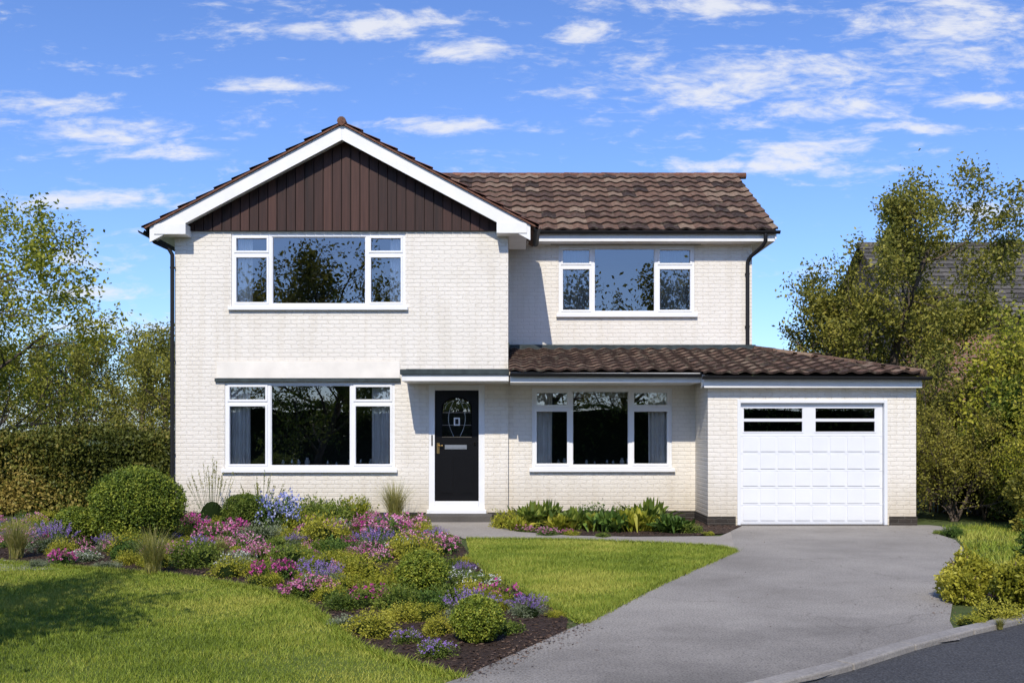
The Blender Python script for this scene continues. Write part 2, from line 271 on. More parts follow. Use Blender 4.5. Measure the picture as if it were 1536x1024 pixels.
L(nt,mix.outputs[2],bg.inputs['Color']); L(nt,bg.outputs[0],out.inputs[0])

sd=bpy.data.lights.new('sun','SUN'); sd.energy=4.3; sd.angle=math.radians(0.5); sd.color=(1.0,0.93,0.815)
so=bpy.data.objects.new('sun',sd); col.objects.link(so)
sunv=Vector((math.sin(SUN_AZ)*math.cos(SUN_EL),math.cos(SUN_AZ)*math.cos(SUN_EL),math.sin(SUN_EL)))
so.rotation_euler=(sunv).to_track_quat('Z','Y').to_euler(); so.location=(-5,-10,20)
cd=bpy.data.cameras.new('camera'); cam=bpy.data.objects.new('camera',cd); col.objects.link(cam); cam.location=(0,0,EYE); cam.rotation_euler=(math.radians(90),0,0)
cd.sensor_width=36; cd.lens=F_PX/1536*36; cd.shift_y=(HZ-512)/1536; cd.clip_end=3000; bpy.context.scene.camera=cam
sc=bpy.context.scene; sc.view_settings.view_transform='Standard'; sc.view_settings.look='None'; sc.view_settings.exposure=0

# ------------------------------------------------------------------ ground sheets
def sheet(name,poly,z,mat):
    V=np.array([(x,y,z) for x,y in poly]); 
    a=sum(poly[i][0]*poly[(i+1)%len(poly)][1]-poly[(i+1)%len(poly)][0]*poly[i][1] for i in range(len(poly)))
    idx=list(range(len(poly))); idx=idx if a>0 else idx[::-1]
    return obj(name,[(V,np.array([idx]),mat,0.5)])
def smooth(pts,it=2):
    for _ in range(it):
        q=[pts[0]]
        for a,b in zip(pts[:-1],pts[1:]):
            q+= [(a[0]*.75+b[0]*.25,a[1]*.75+b[1]*.25),(a[0]*.25+b[0]*.75,a[1]*.25+b[1]*.75)]
        q.append(pts[-1]); pts=q
    return pts
sheet('ground',[(-900,-900),(900,-900),(900,900),(-900,900)],0.0,M_base)
kerb=smooth([(-30,2.0),(-8,4.2),(-2.0,5.1),(0.4,5.55),G(1225,1022),G(1370,972),G(1536,932),(6.6,10.1),(11,12.6),(18,15.5),(40,22)],2)
sheet('road',kerb+[(40,-7.5),(-30,-7.5)],0.004,M_road)
bedfront=smooth([(-13,11.6),G(-60,840),G(60,850),G(170,858),G(270,866),G(390,886),G(455,908),G(500,940),G(522,966),G(590,993),G(650,1010),G(690,1020)],2)
bedright=smooth([G(690,1020),G(760,990),G(873,937),G(800,895),G(745,868),G(705,835),G(690,812),G(640,790),G(618,784)],1)
bed=bedfront+bedright[1:]+[(-6.1,18.35),(-13,18.4)]
sheet('flower_bed',bed,0.012,M_mulch)
lawn=[p for p in bedfront]+[(-0.62,6.2),(-0.9,5.32),(-2.0,5.12),(-8,4.25),(-13,3.75)]
sheet('lawn',lawn,0.008,M_lawn)
clawn=[G(700,810),G(850,811),G(1000,817),G(1080,822),G(1103,828),G(985,880),G(875,937),G(800,895),G(745,868),G(705,835)]
sheet('lawn',clawn,0.010,M_lawn)
path=[G(618,784),(-1.6,18.2),(-0.3,18.2),G(745,786),G(775,798),G(900,805),G(1080,805),(3.9,17.0),(5,16.5),G(1104,829),G(1080,822),G(1000,817),G(850,811),G(700,810),G(640,791)]
sheet('garden_path',path,0.014,M_path)
drive=[G(1103,828),(3.75,17.25),(7.2,17.25),(7.6,16.4)]+smooth([G(1400,800),G(1445,815),G(1450,860),G(1420,925),G(1440,962)],1)+[G(1370,972),G(1225,1022),(0.4,5.55),(-0.9,5.32),(-0.62,6.2),G(690,1020),G(873,937),G(985,880)]
sheet('driveway',drive,0.018,M_drive)
rbed=[(-0.25,18.4),(3.37,18.4),(3.37,17.2),(3.9,17.15)]+smooth([(3.9,17.0),G(1080,805),G(900,806),G(775,799),G(738,786)],1)
sheet('flower_bed',rbed,0.022,M_mulch)
sheet('paving',[(-13,11.7),(-13,12.6),G(0,840),G(60,847),G(90,855),G(0,858)],0.016,M_path)
kp=[]
kk=np.array(kerb); seg=np.linalg.norm(np.diff(kk,axis=0),axis=1); cum=np.concatenate([[0],np.cumsum(seg)])
def kat(s): return np.array([np.interp(s,cum,kk[:,0]),np.interp(s,cum,kk[:,1])])
s=0
while s<cum[-1]-0.95:
    a=kat(s+0.006); b=kat(s+0.91); t=(b-a)/np.linalg.norm(b-a); n=np.array([-t[1],t[0]])
    h=0.05+random.uniform(-.004,.004); w0,w1=-0.03,0.11
    P=[a+n*w0,b+n*w0,b+n*w1,a+n*w1]
    V=np.array([[p[0],p[1],-0.02] for p in P]+[[p[0],p[1],h] for p in P]); kp.append((V,BOXF,M_kerb,0.5)); s+=0.915
obj('kerb',kp,bevel=0.012)

# ------------------------------------------------------------------ house
H=empty('painted_brick_house',(0,0,0))
YW,YM,YG,YR=18.3,20.0,17.2,18.4
def wall(x0,x1,z0,z1,y,opens,mat,rev=0.11):
    xs=sorted({x0,x1,*[o[0] for o in opens],*[o[1] for o in opens]}); zs=sorted({z0,z1,*[o[2] for o in opens],*[o[3] for o in opens]})
    P=[]
    for i in range(len(xs)-1):
        for j in range(len(zs)-1):
            cx=(xs[i]+xs[i+1])/2; cz=(zs[j]+zs[j+1])/2
            if any(o[0]<cx<o[1] and o[2]<cz<o[3] for o in opens): continue
            P.append(quad([(xs[i],y,zs[j]),(xs[i+1],y,zs[j]),(xs[i+1],y,zs[j+1]),(xs[i],y,zs[j+1])],mat))
    for a,b,c,d in opens:
        P+= [quad([(a,y,c),(a,y,d),(a,y+rev,d),(a,y+rev,c)],mat),quad([(b,y,d),(b,y,c),(b,y+rev,c),(b,y+rev,d)],mat),
             quad([(a,y,d),(b,y,d),(b,y+rev,d),(a,y+rev,d)],mat),quad([(b,y,c),(a,y,c),(a,y+rev,c),(b,y+rev,c)],mat)]
    return P
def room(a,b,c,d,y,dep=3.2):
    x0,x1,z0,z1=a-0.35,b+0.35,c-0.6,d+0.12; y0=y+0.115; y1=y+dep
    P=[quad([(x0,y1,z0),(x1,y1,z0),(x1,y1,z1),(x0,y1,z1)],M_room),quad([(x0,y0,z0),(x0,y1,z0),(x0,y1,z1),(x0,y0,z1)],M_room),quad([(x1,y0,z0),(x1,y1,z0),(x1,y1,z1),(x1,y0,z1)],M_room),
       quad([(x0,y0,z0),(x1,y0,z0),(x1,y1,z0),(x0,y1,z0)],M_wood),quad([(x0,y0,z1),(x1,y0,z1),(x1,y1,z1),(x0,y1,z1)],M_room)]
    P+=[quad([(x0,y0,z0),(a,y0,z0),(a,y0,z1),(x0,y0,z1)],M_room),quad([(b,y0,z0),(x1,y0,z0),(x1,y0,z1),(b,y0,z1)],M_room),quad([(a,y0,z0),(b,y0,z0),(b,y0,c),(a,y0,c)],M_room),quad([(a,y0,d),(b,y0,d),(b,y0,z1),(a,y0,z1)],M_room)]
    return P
def curtain(x0,x1,z0,z1,y,mat,folds=5):
    n=folds*8; xs=np.linspace(x0,x1,n+1); yy=y+0.03*np.sin(np.linspace(0,folds*2*math.pi,n+1))+0.008*np.sin(np.linspace(0,17,n+1))
    V=np.concatenate([np.stack([xs+0.01*np.sin(xs*40),yy,np.full(n+1,z0)],1),np.stack([xs,yy*0.6+0.4*y,np.full(n+1,z1)],1)]); F=np.array([[i,i+1,n+2+i,n+1+i] for i in range(n)])
    return (V,F,mat,0.5,True)
def window(name,u0,u1,v0,v1,m1,m2,vt,D,curt=None,net=False):
    a,b,c,d=X(u0,D),X(u1,D),Z(v1,D),Z(v0,D); y=D; f=0.055
    yf,yb=y+0.02,y+0.085
    P=[box(a,b,yf,yb,d-f,d,M_white),box(a,b,yf,yb,c,c+f,M_white),box(a,a+f,yf,yb,c+f,d-f,M_white),box(b-f,b,yf,yb,c+f,d-f,M_white)]
    x1,x2=X(m1,D),X(m2,D); g=0.033
    for xm in (x1,x2): P.append(box(xm-g,xm+g,yf+0.001,yb,c+f,d-f,M_white))
    zt=Z(vt,D)
    for (p,q) in ((a+f,x1-g),(x2+g,b-f)):
        P.append(box(p,q,yf+0.002,yb,zt-0.03,zt+0.03,M_white))
        s=0.032; ys=yf-0.012
        for (zl,zh) in ((c+f,zt-0.03),(zt+0.03,d-f)):
            P+=[box(p-0.008,q+0.008,ys,yb-0.01,zh-s,zh+0.006,M_white),box(p-0.008,q+0.008,ys,yb-0.01,zl-0.006,zl+s,M_white),
                box(p-0.008,p+s,ys,yb-0.01,zl+s,zh-s,M_white),box(q-s,q+0.008,ys,yb-0.01,zl+s,zh-s,M_white)]
    s=0.014; p,q=x1+g,x2-g
    P+=[box(p,q,yf+0.012,yb-0.01,c+f,c+f+s,M_white),box(p,q,yf+0.012,yb-0.01,d-f-s,d-f,M_white),box(p,p+s,yf+0.012,yb-0.01,c+f+s,d-f-s,M_white),box(q-s,q,yf+0.012,yb-0.01,c+f+s,d-f-s,M_white)]
    obj(name+'_frame',P,H,bevel=0.004)
    obj(name+'_glass',[quad([(a+f,y+0.062,c+f),(b-f,y+0.062,c+f),(b-f,y+0.062,d-f),(a+f,y+0.062,d-f)],M_glass)],H)
    obj(name+'_sill',[box(a-0.05,b+0.05,y-0.07,y+0.1,c-0.065,c,M_white)],H,bevel=0.008)
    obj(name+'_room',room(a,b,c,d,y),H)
    C=[]
    if curt:
        for (p,q) in curt: C.append(curtain(X(p,D),X(q,D),c-0.3,d+0.02,y+0.17,M_cloth,max(3,int(abs(q-p)/6))))
    if net:
        for (p,q) in net: C.append(curtain(X(p,D),X(q,D),c-0.1,d-0.02,y+0.17,M_clothg,9))
    if C: obj(name+'_curtains',C,H)
    return (a,b,c,d)
wUL=window('bedroom_window',347,608,350,460,405,551,381,YW,[(350,376),(584,606)])
wLL=window('lounge_window',337,592,573,703,403,528,604,YW,[(340,372),(556,590)])
wUR=window('landing_window',838,1042,368,471,889,985,399,YM,None,[(844,888),(988,1036)])
wLR=window('dining_window',798,1008,582,702,856,946,612,YR,[(800,829),(974,1006)])
dr=(X(643,YW),X(727,YW),0.15,Z(577,YW))
zc=Z(347,YW)
xl,xr=-6.17,-0.07
obj('wing_front_wall',wall(xl,xr,0,zc+0.05,YW,[wUL,wLL,dr],M_wall)+[quad([(xl,YW,zc+0.05),(xr,YW,zc+0.05),(-3.06,YW,7.05)],M_wall)],H)
xm=4.8
W=wall(xr,xm,2.3,5.55,YM,[wUR],M_wall)
W+=[quad([(xm,YM,0),(xm,27,0),(xm,27,5.5),(xm,23.4,7.45),(xm,YM,5.5)],M_wall)]
W+=[quad([(xl+0.004,YM-.5,0),(xl+0.004,27,0),(xl+0.004,27,5.5),(xl+0.004,23.4,7.3),(xl+0.004,YM,5.35),(xl+0.004,YM-.5,5.3)],M_wall)]
W+=[quad([(xl,27,0),(xm,27,0),(xm,27,5.5),(xl,27,5.5)],M_wall),quad([(xl,YW,0),(xl,YM-.5,0),(xl,YM-.5,5.35),(xl,YW,5.35)],M_wall),quad([(xr,YW,0),(xr,YM,0),(xr,YM,5.35),(xr,YW,5.35)],M_wall)]
obj('main_walls',W,H)
xg0,xg1=3.37,6.95
gd=(X(1106,YG),X(1331,YG),0.0,Z(599,YG))
W=wall(xr,xg0,0,2.75,YR,[wLR],M_wall)+wall(xg0,xg1,0,2.5,YG,[gd],M_wall,0.14)
W+=[quad([(xg0,YG,0),(xg0,YR,0),(xg0,YR,2.6),(xg0,YG,2.6)],M_wall),quad([(xg1,YG,0),(xg1,24,0),(xg1,24,2.5),(xg1,YG,2.5)],M_wall),quad([(xm,24,0),(xg1,24,0),(xg1,24,2.5),(xm,24,3.1)],M_wall)]
obj('ground_floor_walls',W,H)
p=0.016
obj('plinth',[box(xg0-p,gd[0]-0.03,YG-p,YG+0.05,-0.02,0.17,M_plinth),box(gd[1]+0.03,xg1+p,YG-p,YG+0.05,-0.02,0.17,M_plinth),box(xg0-p,xg0+0.05,YG+0.05,YR-p,-0.02,0.17,M_plinth),box(xr,xg0-p,YR-p,YR+0.04,-0.02,0.17,M_plinth),box(xl-p,dr[0]-0.05,YW-p,YW+0.04,-0.02,0.15,M_plinth),box(dr[1]+0.05,xr,YW-p,YW+0.04,-0.02,0.15,M_plinth)],H)
obj('lintel_panel',[box(X(325,YW),X(600,YW),YW-0.022,YW+0.01,Z(567,YW),Z(542,YW),M_render)],H,bevel=0.004)
obj('window_flashing',[box(X(323,YW),X(601,YW),YW-0.05,YW+0.02,Z(572.5,YW),Z(567.3,YW),M_lead),box(X(826,YM),X(1051,YM),YM-0.05,YM+0.02,Z(367,YM),Z(362,YM),M_black)],H)
B=[]; x=X(279,18.27); xe=X(745,18.27); bw=0.168; ax=-3.06; apexz=6.86; slope=(7.21-5.37)/3.5
zb=zc+0.002
def top(xx): return max(zb+0.05,apexz-abs(xx-ax)*slope+0.12)
def pr(xa,xb,ya,yb,t):
    V=np.array([[xa,ya,zb],[xb,ya,zb],[xb,yb,zb],[xa,yb,zb],[xa,ya,top(xa)],[xb,ya,top(xb)],[xb,yb,top(xb)],[xa,yb,top(xa)]]); return (V,BOXF,M_clad,t)
while x<xe-0.02:
    x2=min(x+bw-0.014,xe)
    B.append(pr(x,x2,18.245,18.29,random.random()))
    B.append(pr(x2,min(x+bw,xe+0.01),18.272,18.29,0.0))
    B.append(pr(x2-0.018,x2-0.004,18.236,18.2445,random.random()*0.5))
    x+=bw
obj('timber_cladding',B,H)
def sloped(x0,z0,x1,z1,y0,y1,th,mat):
    V=np.array([[x0,y0,z0-th],[x1,y0,z1-th],[x1,y1,z1-th],[x0,y1,z0-th],[x0,y0,z0],[x1,y0,z1],[x1,y1,z1],[x0,y1,z0]]); return (V,BOXF,mat,0.5)
AZ=7.14; EZ=5.30; sl=(AZ-EZ)/3.46
obj('barge_boards',[sloped(-6.52,AZ-3.46*sl,ax-0.001,AZ,17.99,18.02,0.27,M_soffit),sloped(ax+0.001,AZ,0.33,AZ-3.39*sl,17.99,18.02,0.27,M_soffit),
   sloped(-6.52,AZ-3.46*sl-0.02,ax-0.001,AZ-0.02,18.021,18.24,0.21,M_soffit),sloped(ax+0.001,AZ-0.02,0.33,AZ-3.39*sl-0.02,18.021,18.24,0.21,M_soffit)],H)
obj('eave_boxes',[box(-6.44,X(279,18),17.975,18.299,5.17,5.36,M_soffit),box(X(745,18),0.27,17.975,18.299,5.19,5.38,M_soffit),
   box(-6.5,-6.175,18.31,27,5.17,5.3,M_soffit),box(-0.065,0.27,18.31,19.66,5.2,5.34,M_soffit)],H,bevel=0.006)
def tile_roof(name,O,A,U,LA,nrow,course,lo=None,hi=None,tw=0.3,mat=None,parent=H,K=8,amp=0.036,lip=.042):
    O=np.array(O,float);A=np.array(A,float);U=np.array(U,float);A/=np.linalg.norm(A);U/=np.linalg.norm(U);Nn=np.cross(A,U)
    if Nn[2]<0: Nn=-Nn
    lo=lo or (lambda u:0.0); hi=hi or (lambda u:LA)
    Vs=[];Fs=[];Ts=[];vo=0;nt_=int(math.ceil(LA/tw))
    prof=amp*np.power(0.5+0.5*np.cos(2*math.pi*(np.linspace(0,1,K+1)-0.35)),1.2)
    for j in range(nrow):
        u0=j*course-0.015+R.uniform(-.003,.003); u1=(j+1)*course+0.015
        for i in range(nt_):
            aa=np.clip(np.linspace(i*tw,(i+1)*tw,K+1),lo((j+.5)*course),hi((j+.5)*course))
            if aa[-1]-aa[0]<0.02: continue
            dz=R.uniform(-.006,.009); du=R.uniform(-.010,.008)
            def rowp(u,h): return O+np.outer(aa,A)+U*u+np.outer(h,Nn)
            a_=rowp(u0+du,prof+0.004+dz); b_=rowp(u0+du,prof+lip+dz); c_=rowp(u1,prof+0.004)
            Vs+= [a_,b_,c_]; n=K+1
            for k in range(K):
                Fs.append([vo+k,vo+k+1,vo+n+k+1,vo+n+k]); Fs.append([vo+n+k,vo+n+k+1,vo+2*n+k+1,vo+2*n+k])
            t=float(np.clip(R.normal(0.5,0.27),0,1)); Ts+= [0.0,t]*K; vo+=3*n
    V=np.concatenate(Vs); obj(name,[(V,np.array(Fs),mat,np.array(Ts))],parent)
def ridge(name,p0,p1,r=0.11,mat=None,parent=H,step=0.42):
    p0=np.array(p0,float);p1=np.array(p1,float);Ln=np.linalg.norm(p1-p0);n=max(1,int(Ln/step));P=[]
    for i in range(n):
        a=p0+(p1-p0)*i/n;b=p0+(p1-p0)*((i+1)/n+0.03); 
        tb=tube([a,a*0.5+b*0.5,b],[r*1.06+R.uniform(-.004,.004),r,r*0.97],10,mat,float(R.random())); P.append(tb)
        for rg in (tb[0][:10],tb[0][-10:]): P.append((rg,np.array([list(range(10))]),mat,.4))
    obj(name,P,parent)
mz0,mz1,my0,my1=5.56,7.60,19.62,23.35
sm=(mz1-mz0)/(my1-my0); Lm=math.hypot(mz1-mz0,my1-my0); 
obj('roof_deck',[quad([(-6.25,my0,mz0-.01),(5.2,my0,mz0-.01),(5.2,my1,mz1-.01),(-6.25,my1,mz1-.01)],M_black),quad([(-6.25,my1,mz1-.01),(5.2,my1,mz1-.01),(5.2,27.1,mz0-.01),(-6.25,27.1,mz0-.01)],M_tile),
  quad([(-6.6,17.97,AZ-3.54*sl+.02),(ax,17.97,AZ+.02),(ax,23,AZ+.02),(-6.6,23,AZ-3.54*sl+.02)],M_tile),quad([(ax,17.97,AZ+.02),(0.42,17.97,AZ-3.48*sl+.02),(0.42,21,AZ-3.48*sl+.02),(ax,23,AZ+.02)],M_tile)],H)
tile_roof('main_roof_tiles',(-3.0,my0,mz0),(1,0,0),(0,my1-my0,mz1-mz0),8.21,11,Lm/11,mat=M_tile)
ridge('main_ridge_tiles',(-6.15,my1,mz1-.02),(5.12,my1,mz1-.02),r=.075,mat=M_ridge)
obj('main_verge',[(np.array([[5.16,my0,mz0-.16],[5.19,my0,mz0-.16],[5.19,my1,mz1-.16],[5.16,my1,mz1-.16],[5.16,my0,mz0-.012],[5.19,my0,mz0-.012],[5.19,my1,mz1-.012],[5.16,my1,mz1-.012]]),BOXF,M_soffit,.5),
  quad([(4.8,my0+.05,mz0-.14),(5.165,my0+.05,mz0-.14),(5.165,my1,mz1-.14),(4.8,my1,mz1-.14)],M_soffit)],H)
tile_roof('wing_roof_tiles',(-6.62,17.94,AZ-3.56*sl+.03),(0,1,0),(3.56,0,3.56*sl),5.0,11,math.hypot(3.56,3.56*sl)/11,mat=M_ridge)
def hiw(u):
    z=AZ-3.50*sl+.03+u*math.sin(math.atan(sl)); return min(5.2,max(1.7,my0+(z-mz0)/sm-17.94+0.15))
tile_roof('wing_roof_tiles_east',(0.44,17.94,AZ-3.50*sl+.03),(0,1,0),(-3.50,0,3.50*sl),5.4,11,math.hypot(3.5,3.5*sl)/11,hi=hiw,mat=M_ridge)
ridge('wing_ridge_tiles',(ax,17.93,AZ+0.055),(ax,22.6,AZ+0.055),0.075,M_ridge)
obj('verge_undercloak',[sloped(-6.60,AZ-3.54*sl+.034,ax,AZ+.034,17.945,18.0,0.03,M_ridge),sloped(ax,AZ+.034,0.42,AZ-3.48*sl+.034,17.945,18.0,0.03,M_ridge)],H)
def gutter(p0,p1,r=0.06):
    p0=np.array(p0,float);p1=np.array(p1,float);t=(p1-p0)/np.linalg.norm(p1-p0);s_=np.cross(t,[0,0,1.]);V=[];n=8
    for p in (p0,p1):
        for rr in (r,r-0.006):
            for k in range(n+1):
                th=math.pi*k/n; V.append(p+s_*math.cos(th)*rr-np.array([0,0,1.])*math.sin(th)*rr)
    m=n+1;F=[]
    for k in range(n): F+= [[k,k+1,2*m+k+1,2*m+k],[m+k,3*m+k,3*m+k+1,m+k+1],[k,m+k,m+k+1,k+1],[2*m+k,2*m+k+1,3*m+k+1,3*m+k]]
    F+= [[0,2*m,3*m,m],[n,m+n,3*m+n,2*m+n]]
    return (np.array(V),np.array(F),M_black,0.5,False)
YL=17.3
sL=0.22; zl=lambda y:2.60+sL*(y-17.0)
obj('eaves_fascia',[box(0.30,5.17,my0+0.03,my0+0.055,5.36,5.54,M_soffit),box(0.30,5.17,my0+0.056,YM-.001,5.36,5.38,M_soffit),box(4.80,5.165,YM,26.9,5.36,5.38,M_soffit)],H)
obj('gutters',[gutter((0.36,my0-.03,mz0-.01),(5.25,my0-.03,mz0-.01)),gutter((-6.66,17.95,AZ-3.56*sl-0.01),(-6.66,23,AZ-3.56*sl-0.01)),
   gutter((-0.04,YL-.07,zl(YL)-.03),(3.26,YL-.07,zl(YL)-.045)),gutter((3.22,16.93,2.57),(7.1,16.93,2.555)),gutter((0.46,17.95,5.30),(0.46,19.6,5.30))],H)
obj('downpipes',[tube([(4.97,my0-.03,5.5),(4.97,my0-.03,5.36),(4.93,my0+.05,5.27),(4.75,YM-.09,5.10),(4.70,YM-.05,5.0),(4.70,YM-.05,4.9),(4.70,YM-.05,3.30)],0.038,10,M_black),
   tube([(-6.60,18.12,5.34),(-6.60,18.13,5.2),(-6.5,18.18,5.07),(-6.26,18.23,4.96),(-6.2,18.25,4.85),(-6.2,18.25,4.7),(-6.2,18.25,0.05)],0.036,10,M_black)]
   +[box(4.655,4.745,YM-.05,YM-.002,z,z+.03,M_black) for z in (4.75,3.7)]+[box(-6.245,-6.155,18.25,18.298,z,z+.03,M_black) for z in (4.6,2.9,1.2)],H)
tt=math.atan(sL); cA=0.3/math.cos(tt)
Uv=(0,math.cos(tt),math.sin(tt))
hipx=lambda y:4.8+(20-y)/3*2.25
obj('lean_to_deck',[quad([(3.25,17,zl(17)-.01),(7.03,17,zl(17)-.01),(4.8,20,zl(20)-.01),(3.25,20,zl(20)-.01)],M_black),quad([(-.05,YL,zl(YL)-.01),(3.25,YL,zl(YL)-.01),(3.25,20,zl(20)-.01),(-.05,20,zl(20)-.01)],M_black),
   quad([(7.03,17,zl(17)-.01),(7.03,24,zl(17)-.01),(4.8,24,zl(20)-.01),(4.8,20,zl(20)-.01)],M_black)],H)
tile_roof('lean_to_tiles',(-.06,YL,zl(YL)),(1,0,0),Uv,3.31,9,cA,mat=M_tile)
tile_roof('garage_roof_tiles',(3.25,17.0,zl(17.0)),(1,0,0),Uv,3.85,10,cA,hi=lambda u:hipx(17+u*math.cos(tt))-3.25,mat=M_tile)
rise=0.66; sL2=rise/2.25
tile_roof('garage_side_tiles',(7.05,17.0,2.60),(0,1,0),(-2.25,0,rise),7.0,8,math.hypot(2.25,rise)/8,lo=lambda u:(u*math.cos(math.atan(sL2)))/2.25*3,mat=M_tile)
ridge('hip_tiles',(7.03,17.02,2.62),(4.86,19.93,3.27),0.065,M_tile)
obj('roof_flashing',[box(xr+0.005,4.85,19.9,19.997,zl(20)-0.02,zl(20)+0.09,M_lead),sloped(xr+.002,zl(20)-.0,xr+.02,zl(20),18.28,19.9,0.1,M_lead)],H)
obj('lean_to_fascia',[box(-0.03,3.27,YL,YL+.025,2.475,zl(YL)-.025,M_soffit),box(-0.03,3.27,YL+.026,YR-.002,2.475,2.495,M_soffit),box(3.27,xg1+.03,17.02,17.045,2.375,2.56,M_soffit),box(3.27,xg1+0.03,17.046,YG-.002,2.375,2.395,M_soffit),
   box(3.27,3.30,17.046,YL-.002,2.375,2.60,M_soffit),box(xg1+.005,xg1+.03,17.2,24,2.375,2.56,M_soffit)],H)
cx0,cx1=X(600,YL),X(764,YL)
obj('door_canopy',[box(cx0+0.03,cx1-0.01,YL+.02,YW-.002,2.50,2.612,M_soffit),box(cx0,cx1-.006,YL-.02,YW-.002,2.614,2.70,M_lead),box(cx0+.0,cx1-.008,18.26,18.297,2.701,2.77,M_lead)],H,bevel=0.006)
def dx(u): return X(u,YW)
def dz(v): return Z(v,YW)
D=[box(dr[0],dx(652),YW+.01,YW+.09,0.16,dr[3],M_white),box(dx(718),dr[1],YW+.01,YW+.09,0.16,dr[3],M_white),box(dx(652),dx(718),YW+.01,YW+.09,dz(585),dr[3],M_white),box(dx(652),dx(718),YW-.0,YW+.09,0.16,dz(751.5),M_white),
   box(dx(643)-.03,dr[1]+.03,YW-.06,YW+.009,0.13,0.20,M_white)]
obj('door_frame',D,H,bevel=0.005)
lx0,lx1,lz0,lz1=dx(652)+.004,dx(718)-.004,dz(751),dz(585)-.004
gx0,gx1,gz0,gz1=dx(663),dx(707),dz(655),dz(596)
cxm=(gx0+gx1)/2; ra=(gx1-gx0)/2; yd=YW+.05
arch=[(gx0,gz0),(gx1,gz0)]+[(cxm+ra*math.cos(t),gz1-ra*0.7+ra*0.7*math.sin(t)) for t in np.linspace(0,math.pi,17)]
P=[box(lx0,gx0,yd,yd+.04,lz0,lz1,M_doorblk),box(gx1,lx1,yd,yd+.04,lz0,lz1,M_doorblk),box(gx0,gx1,yd,yd+.04,lz0,gz0,M_doorblk)]
top_pts=arch[2:]
for (p1,p2) in zip(top_pts[:-1],top_pts[1:]):
    P.append(quad([(p1[0],yd,p1[1]),(p1[0],yd,lz1),(p2[0],yd,lz1),(p2[0],yd,p2[1])],M_doorblk))
P.append(tube([(p[0],yd-.006,p[1]) for p in arch]+[(arch[0][0],yd-.006,arch[0][1])],0.012,6,M_doorblk))
for (a,b,c,d) in ((659,682,742,682),(688,711,742,682)):
    xa,xb,za,zb2=dx(a),dx(b),dz(c),dz(d)
    P+=[box(xa,xb,yd-.006,yd-.001,za,zb2,M_doorblk),box(xa+.035,xb-.035,yd-.016,yd-.0061,za+.035,zb2-.035,M_doorblk)]
obj('front_door_leaf',P,H,bevel=0.003)
ld=[]
for s_ in (-1,1):
    ld.append(tube([(cxm+s_*(0.055+0.10*math.sin(math.pi*q)),yd+.014,gz0+(gz1-gz0-.05)*q) for q in np.linspace(0,1,14)],0.004,5,M_steel))
ld.append(tube([(cxm+(ra-.05)*math.cos(t),yd+.014,gz1-ra*.7-.03+(ra*.7-.02)*math.sin(t)) for t in np.linspace(0,math.pi,14)],0.004,5,M_steel))
for q in (.3,.62): ld.append(tube([(gx0,yd+.014,gz0+(gz1-gz0)*q),(gx1,yd+.014,gz0+(gz1-gz0)*q)],0.0035,5,M_steel))
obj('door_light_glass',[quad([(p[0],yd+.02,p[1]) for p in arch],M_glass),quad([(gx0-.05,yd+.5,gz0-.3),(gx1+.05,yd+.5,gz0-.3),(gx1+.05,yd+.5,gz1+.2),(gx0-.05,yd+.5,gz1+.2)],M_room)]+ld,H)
obj('door_furniture',[box(dx(667),dx(700),yd-.012,yd-.0005,dz(673.5),dz(667),M_steel),box(dx(669),dx(698),yd-.016,yd-.0125,dz(672.5),dz(668),M_steel),box(cxm-.055,cxm+.055,yd-.0,yd+.012,dz(638),dz(626),M_white),box(cxm-.03,cxm+.03,yd-.006,yd-.001,dz(636),dz(628),M_black),
   box(dx(655),dx(659),yd-.01,yd-.0005,dz(680),dz(664),M_brass),tube([(dx(657),yd-.01,dz(668)),(dx(657),yd-.05,dz(668)),(dx(664),yd-.055,dz(668))],0.009,8,M_brass),tube([(dx(712),yd-.03,dz(665)),(dx(712),yd,dz(665))],0.02,8,M_brass),
   box(dx(647),dx(649),YW+.0,YW+.009,dz(668),dz(652),M_black)],H)
obj('door_step',[box(X(634,17.85),X(738,17.85),17.82,YW-.02,-0.02,0.128,M_stone)],H,bevel=0.012)
y=YG
ga,gb,gc,gdz=gd
P=[box(ga,ga+.055,y-.015,y+.12,0.02,gdz,M_gdoor),box(gb-.055,gb,y-.015,y+.12,0.02,gdz,M_gdoor),box(ga+.055,gb-.055,y-.015,y+.12,gdz-.06,gdz,M_gdoor)]
obj('garage_door_frame',P,H,bevel=0.005)
la,lb,lt=ga+.06,gb-.06,gdz-.065; yl=y+.06
w1,w2,w3,w4=X(1117,y),X(1205,y),X(1225,y),X(1314,y); zt1,zt0=Z(612,y),Z(647,y)
P=[box(la,lb,yl,yl+.04,0.03,zt0,M_gdoor),box(la,lb,yl,yl+.04,zt1,lt,M_gdoor),box(la,w1,yl,yl+.04,zt0,zt1,M_gdoor),box(w2,w3,yl,yl+.04,zt0,zt1,M_gdoor),box(w4,lb,yl,yl+.04,zt0,zt1,M_gdoor)]
for a,b in ((w1,w2),(w3,w4)): P.append(box(a,b,yl-.006,yl+.03,Z(632,y),Z(627.5,y),M_gdoor)); P+= [box(a-.02,b+.02,yl-.008,yl-.001,zt1,zt1+.02,M_gdoor),box(a-.02,b+.02,yl-.008,yl-.001,zt0-.02,zt0,M_gdoor)]
ncol,nrow=8,5; pw=(lb-la-.06)/ncol; zt=zt0-.07; ph=(zt-.07)/nrow
for i in range(ncol):
    for j in range(nrow):
        a=la+.03+i*pw+.022; b=a+pw-.044; c=.07+j*ph+.024; d=c+ph-.048
        P.append(box(a,b,yl-.013,yl-.0005,c,d,M_gdoor))
for j in range(0,nrow+1): P.append(box(la,lb,yl-.0065,yl-.0005,.07+j*ph-.010,.07+j*ph-.002,M_gdoor))
obj('garage_door_leaf',P,H,bevel=0.005)
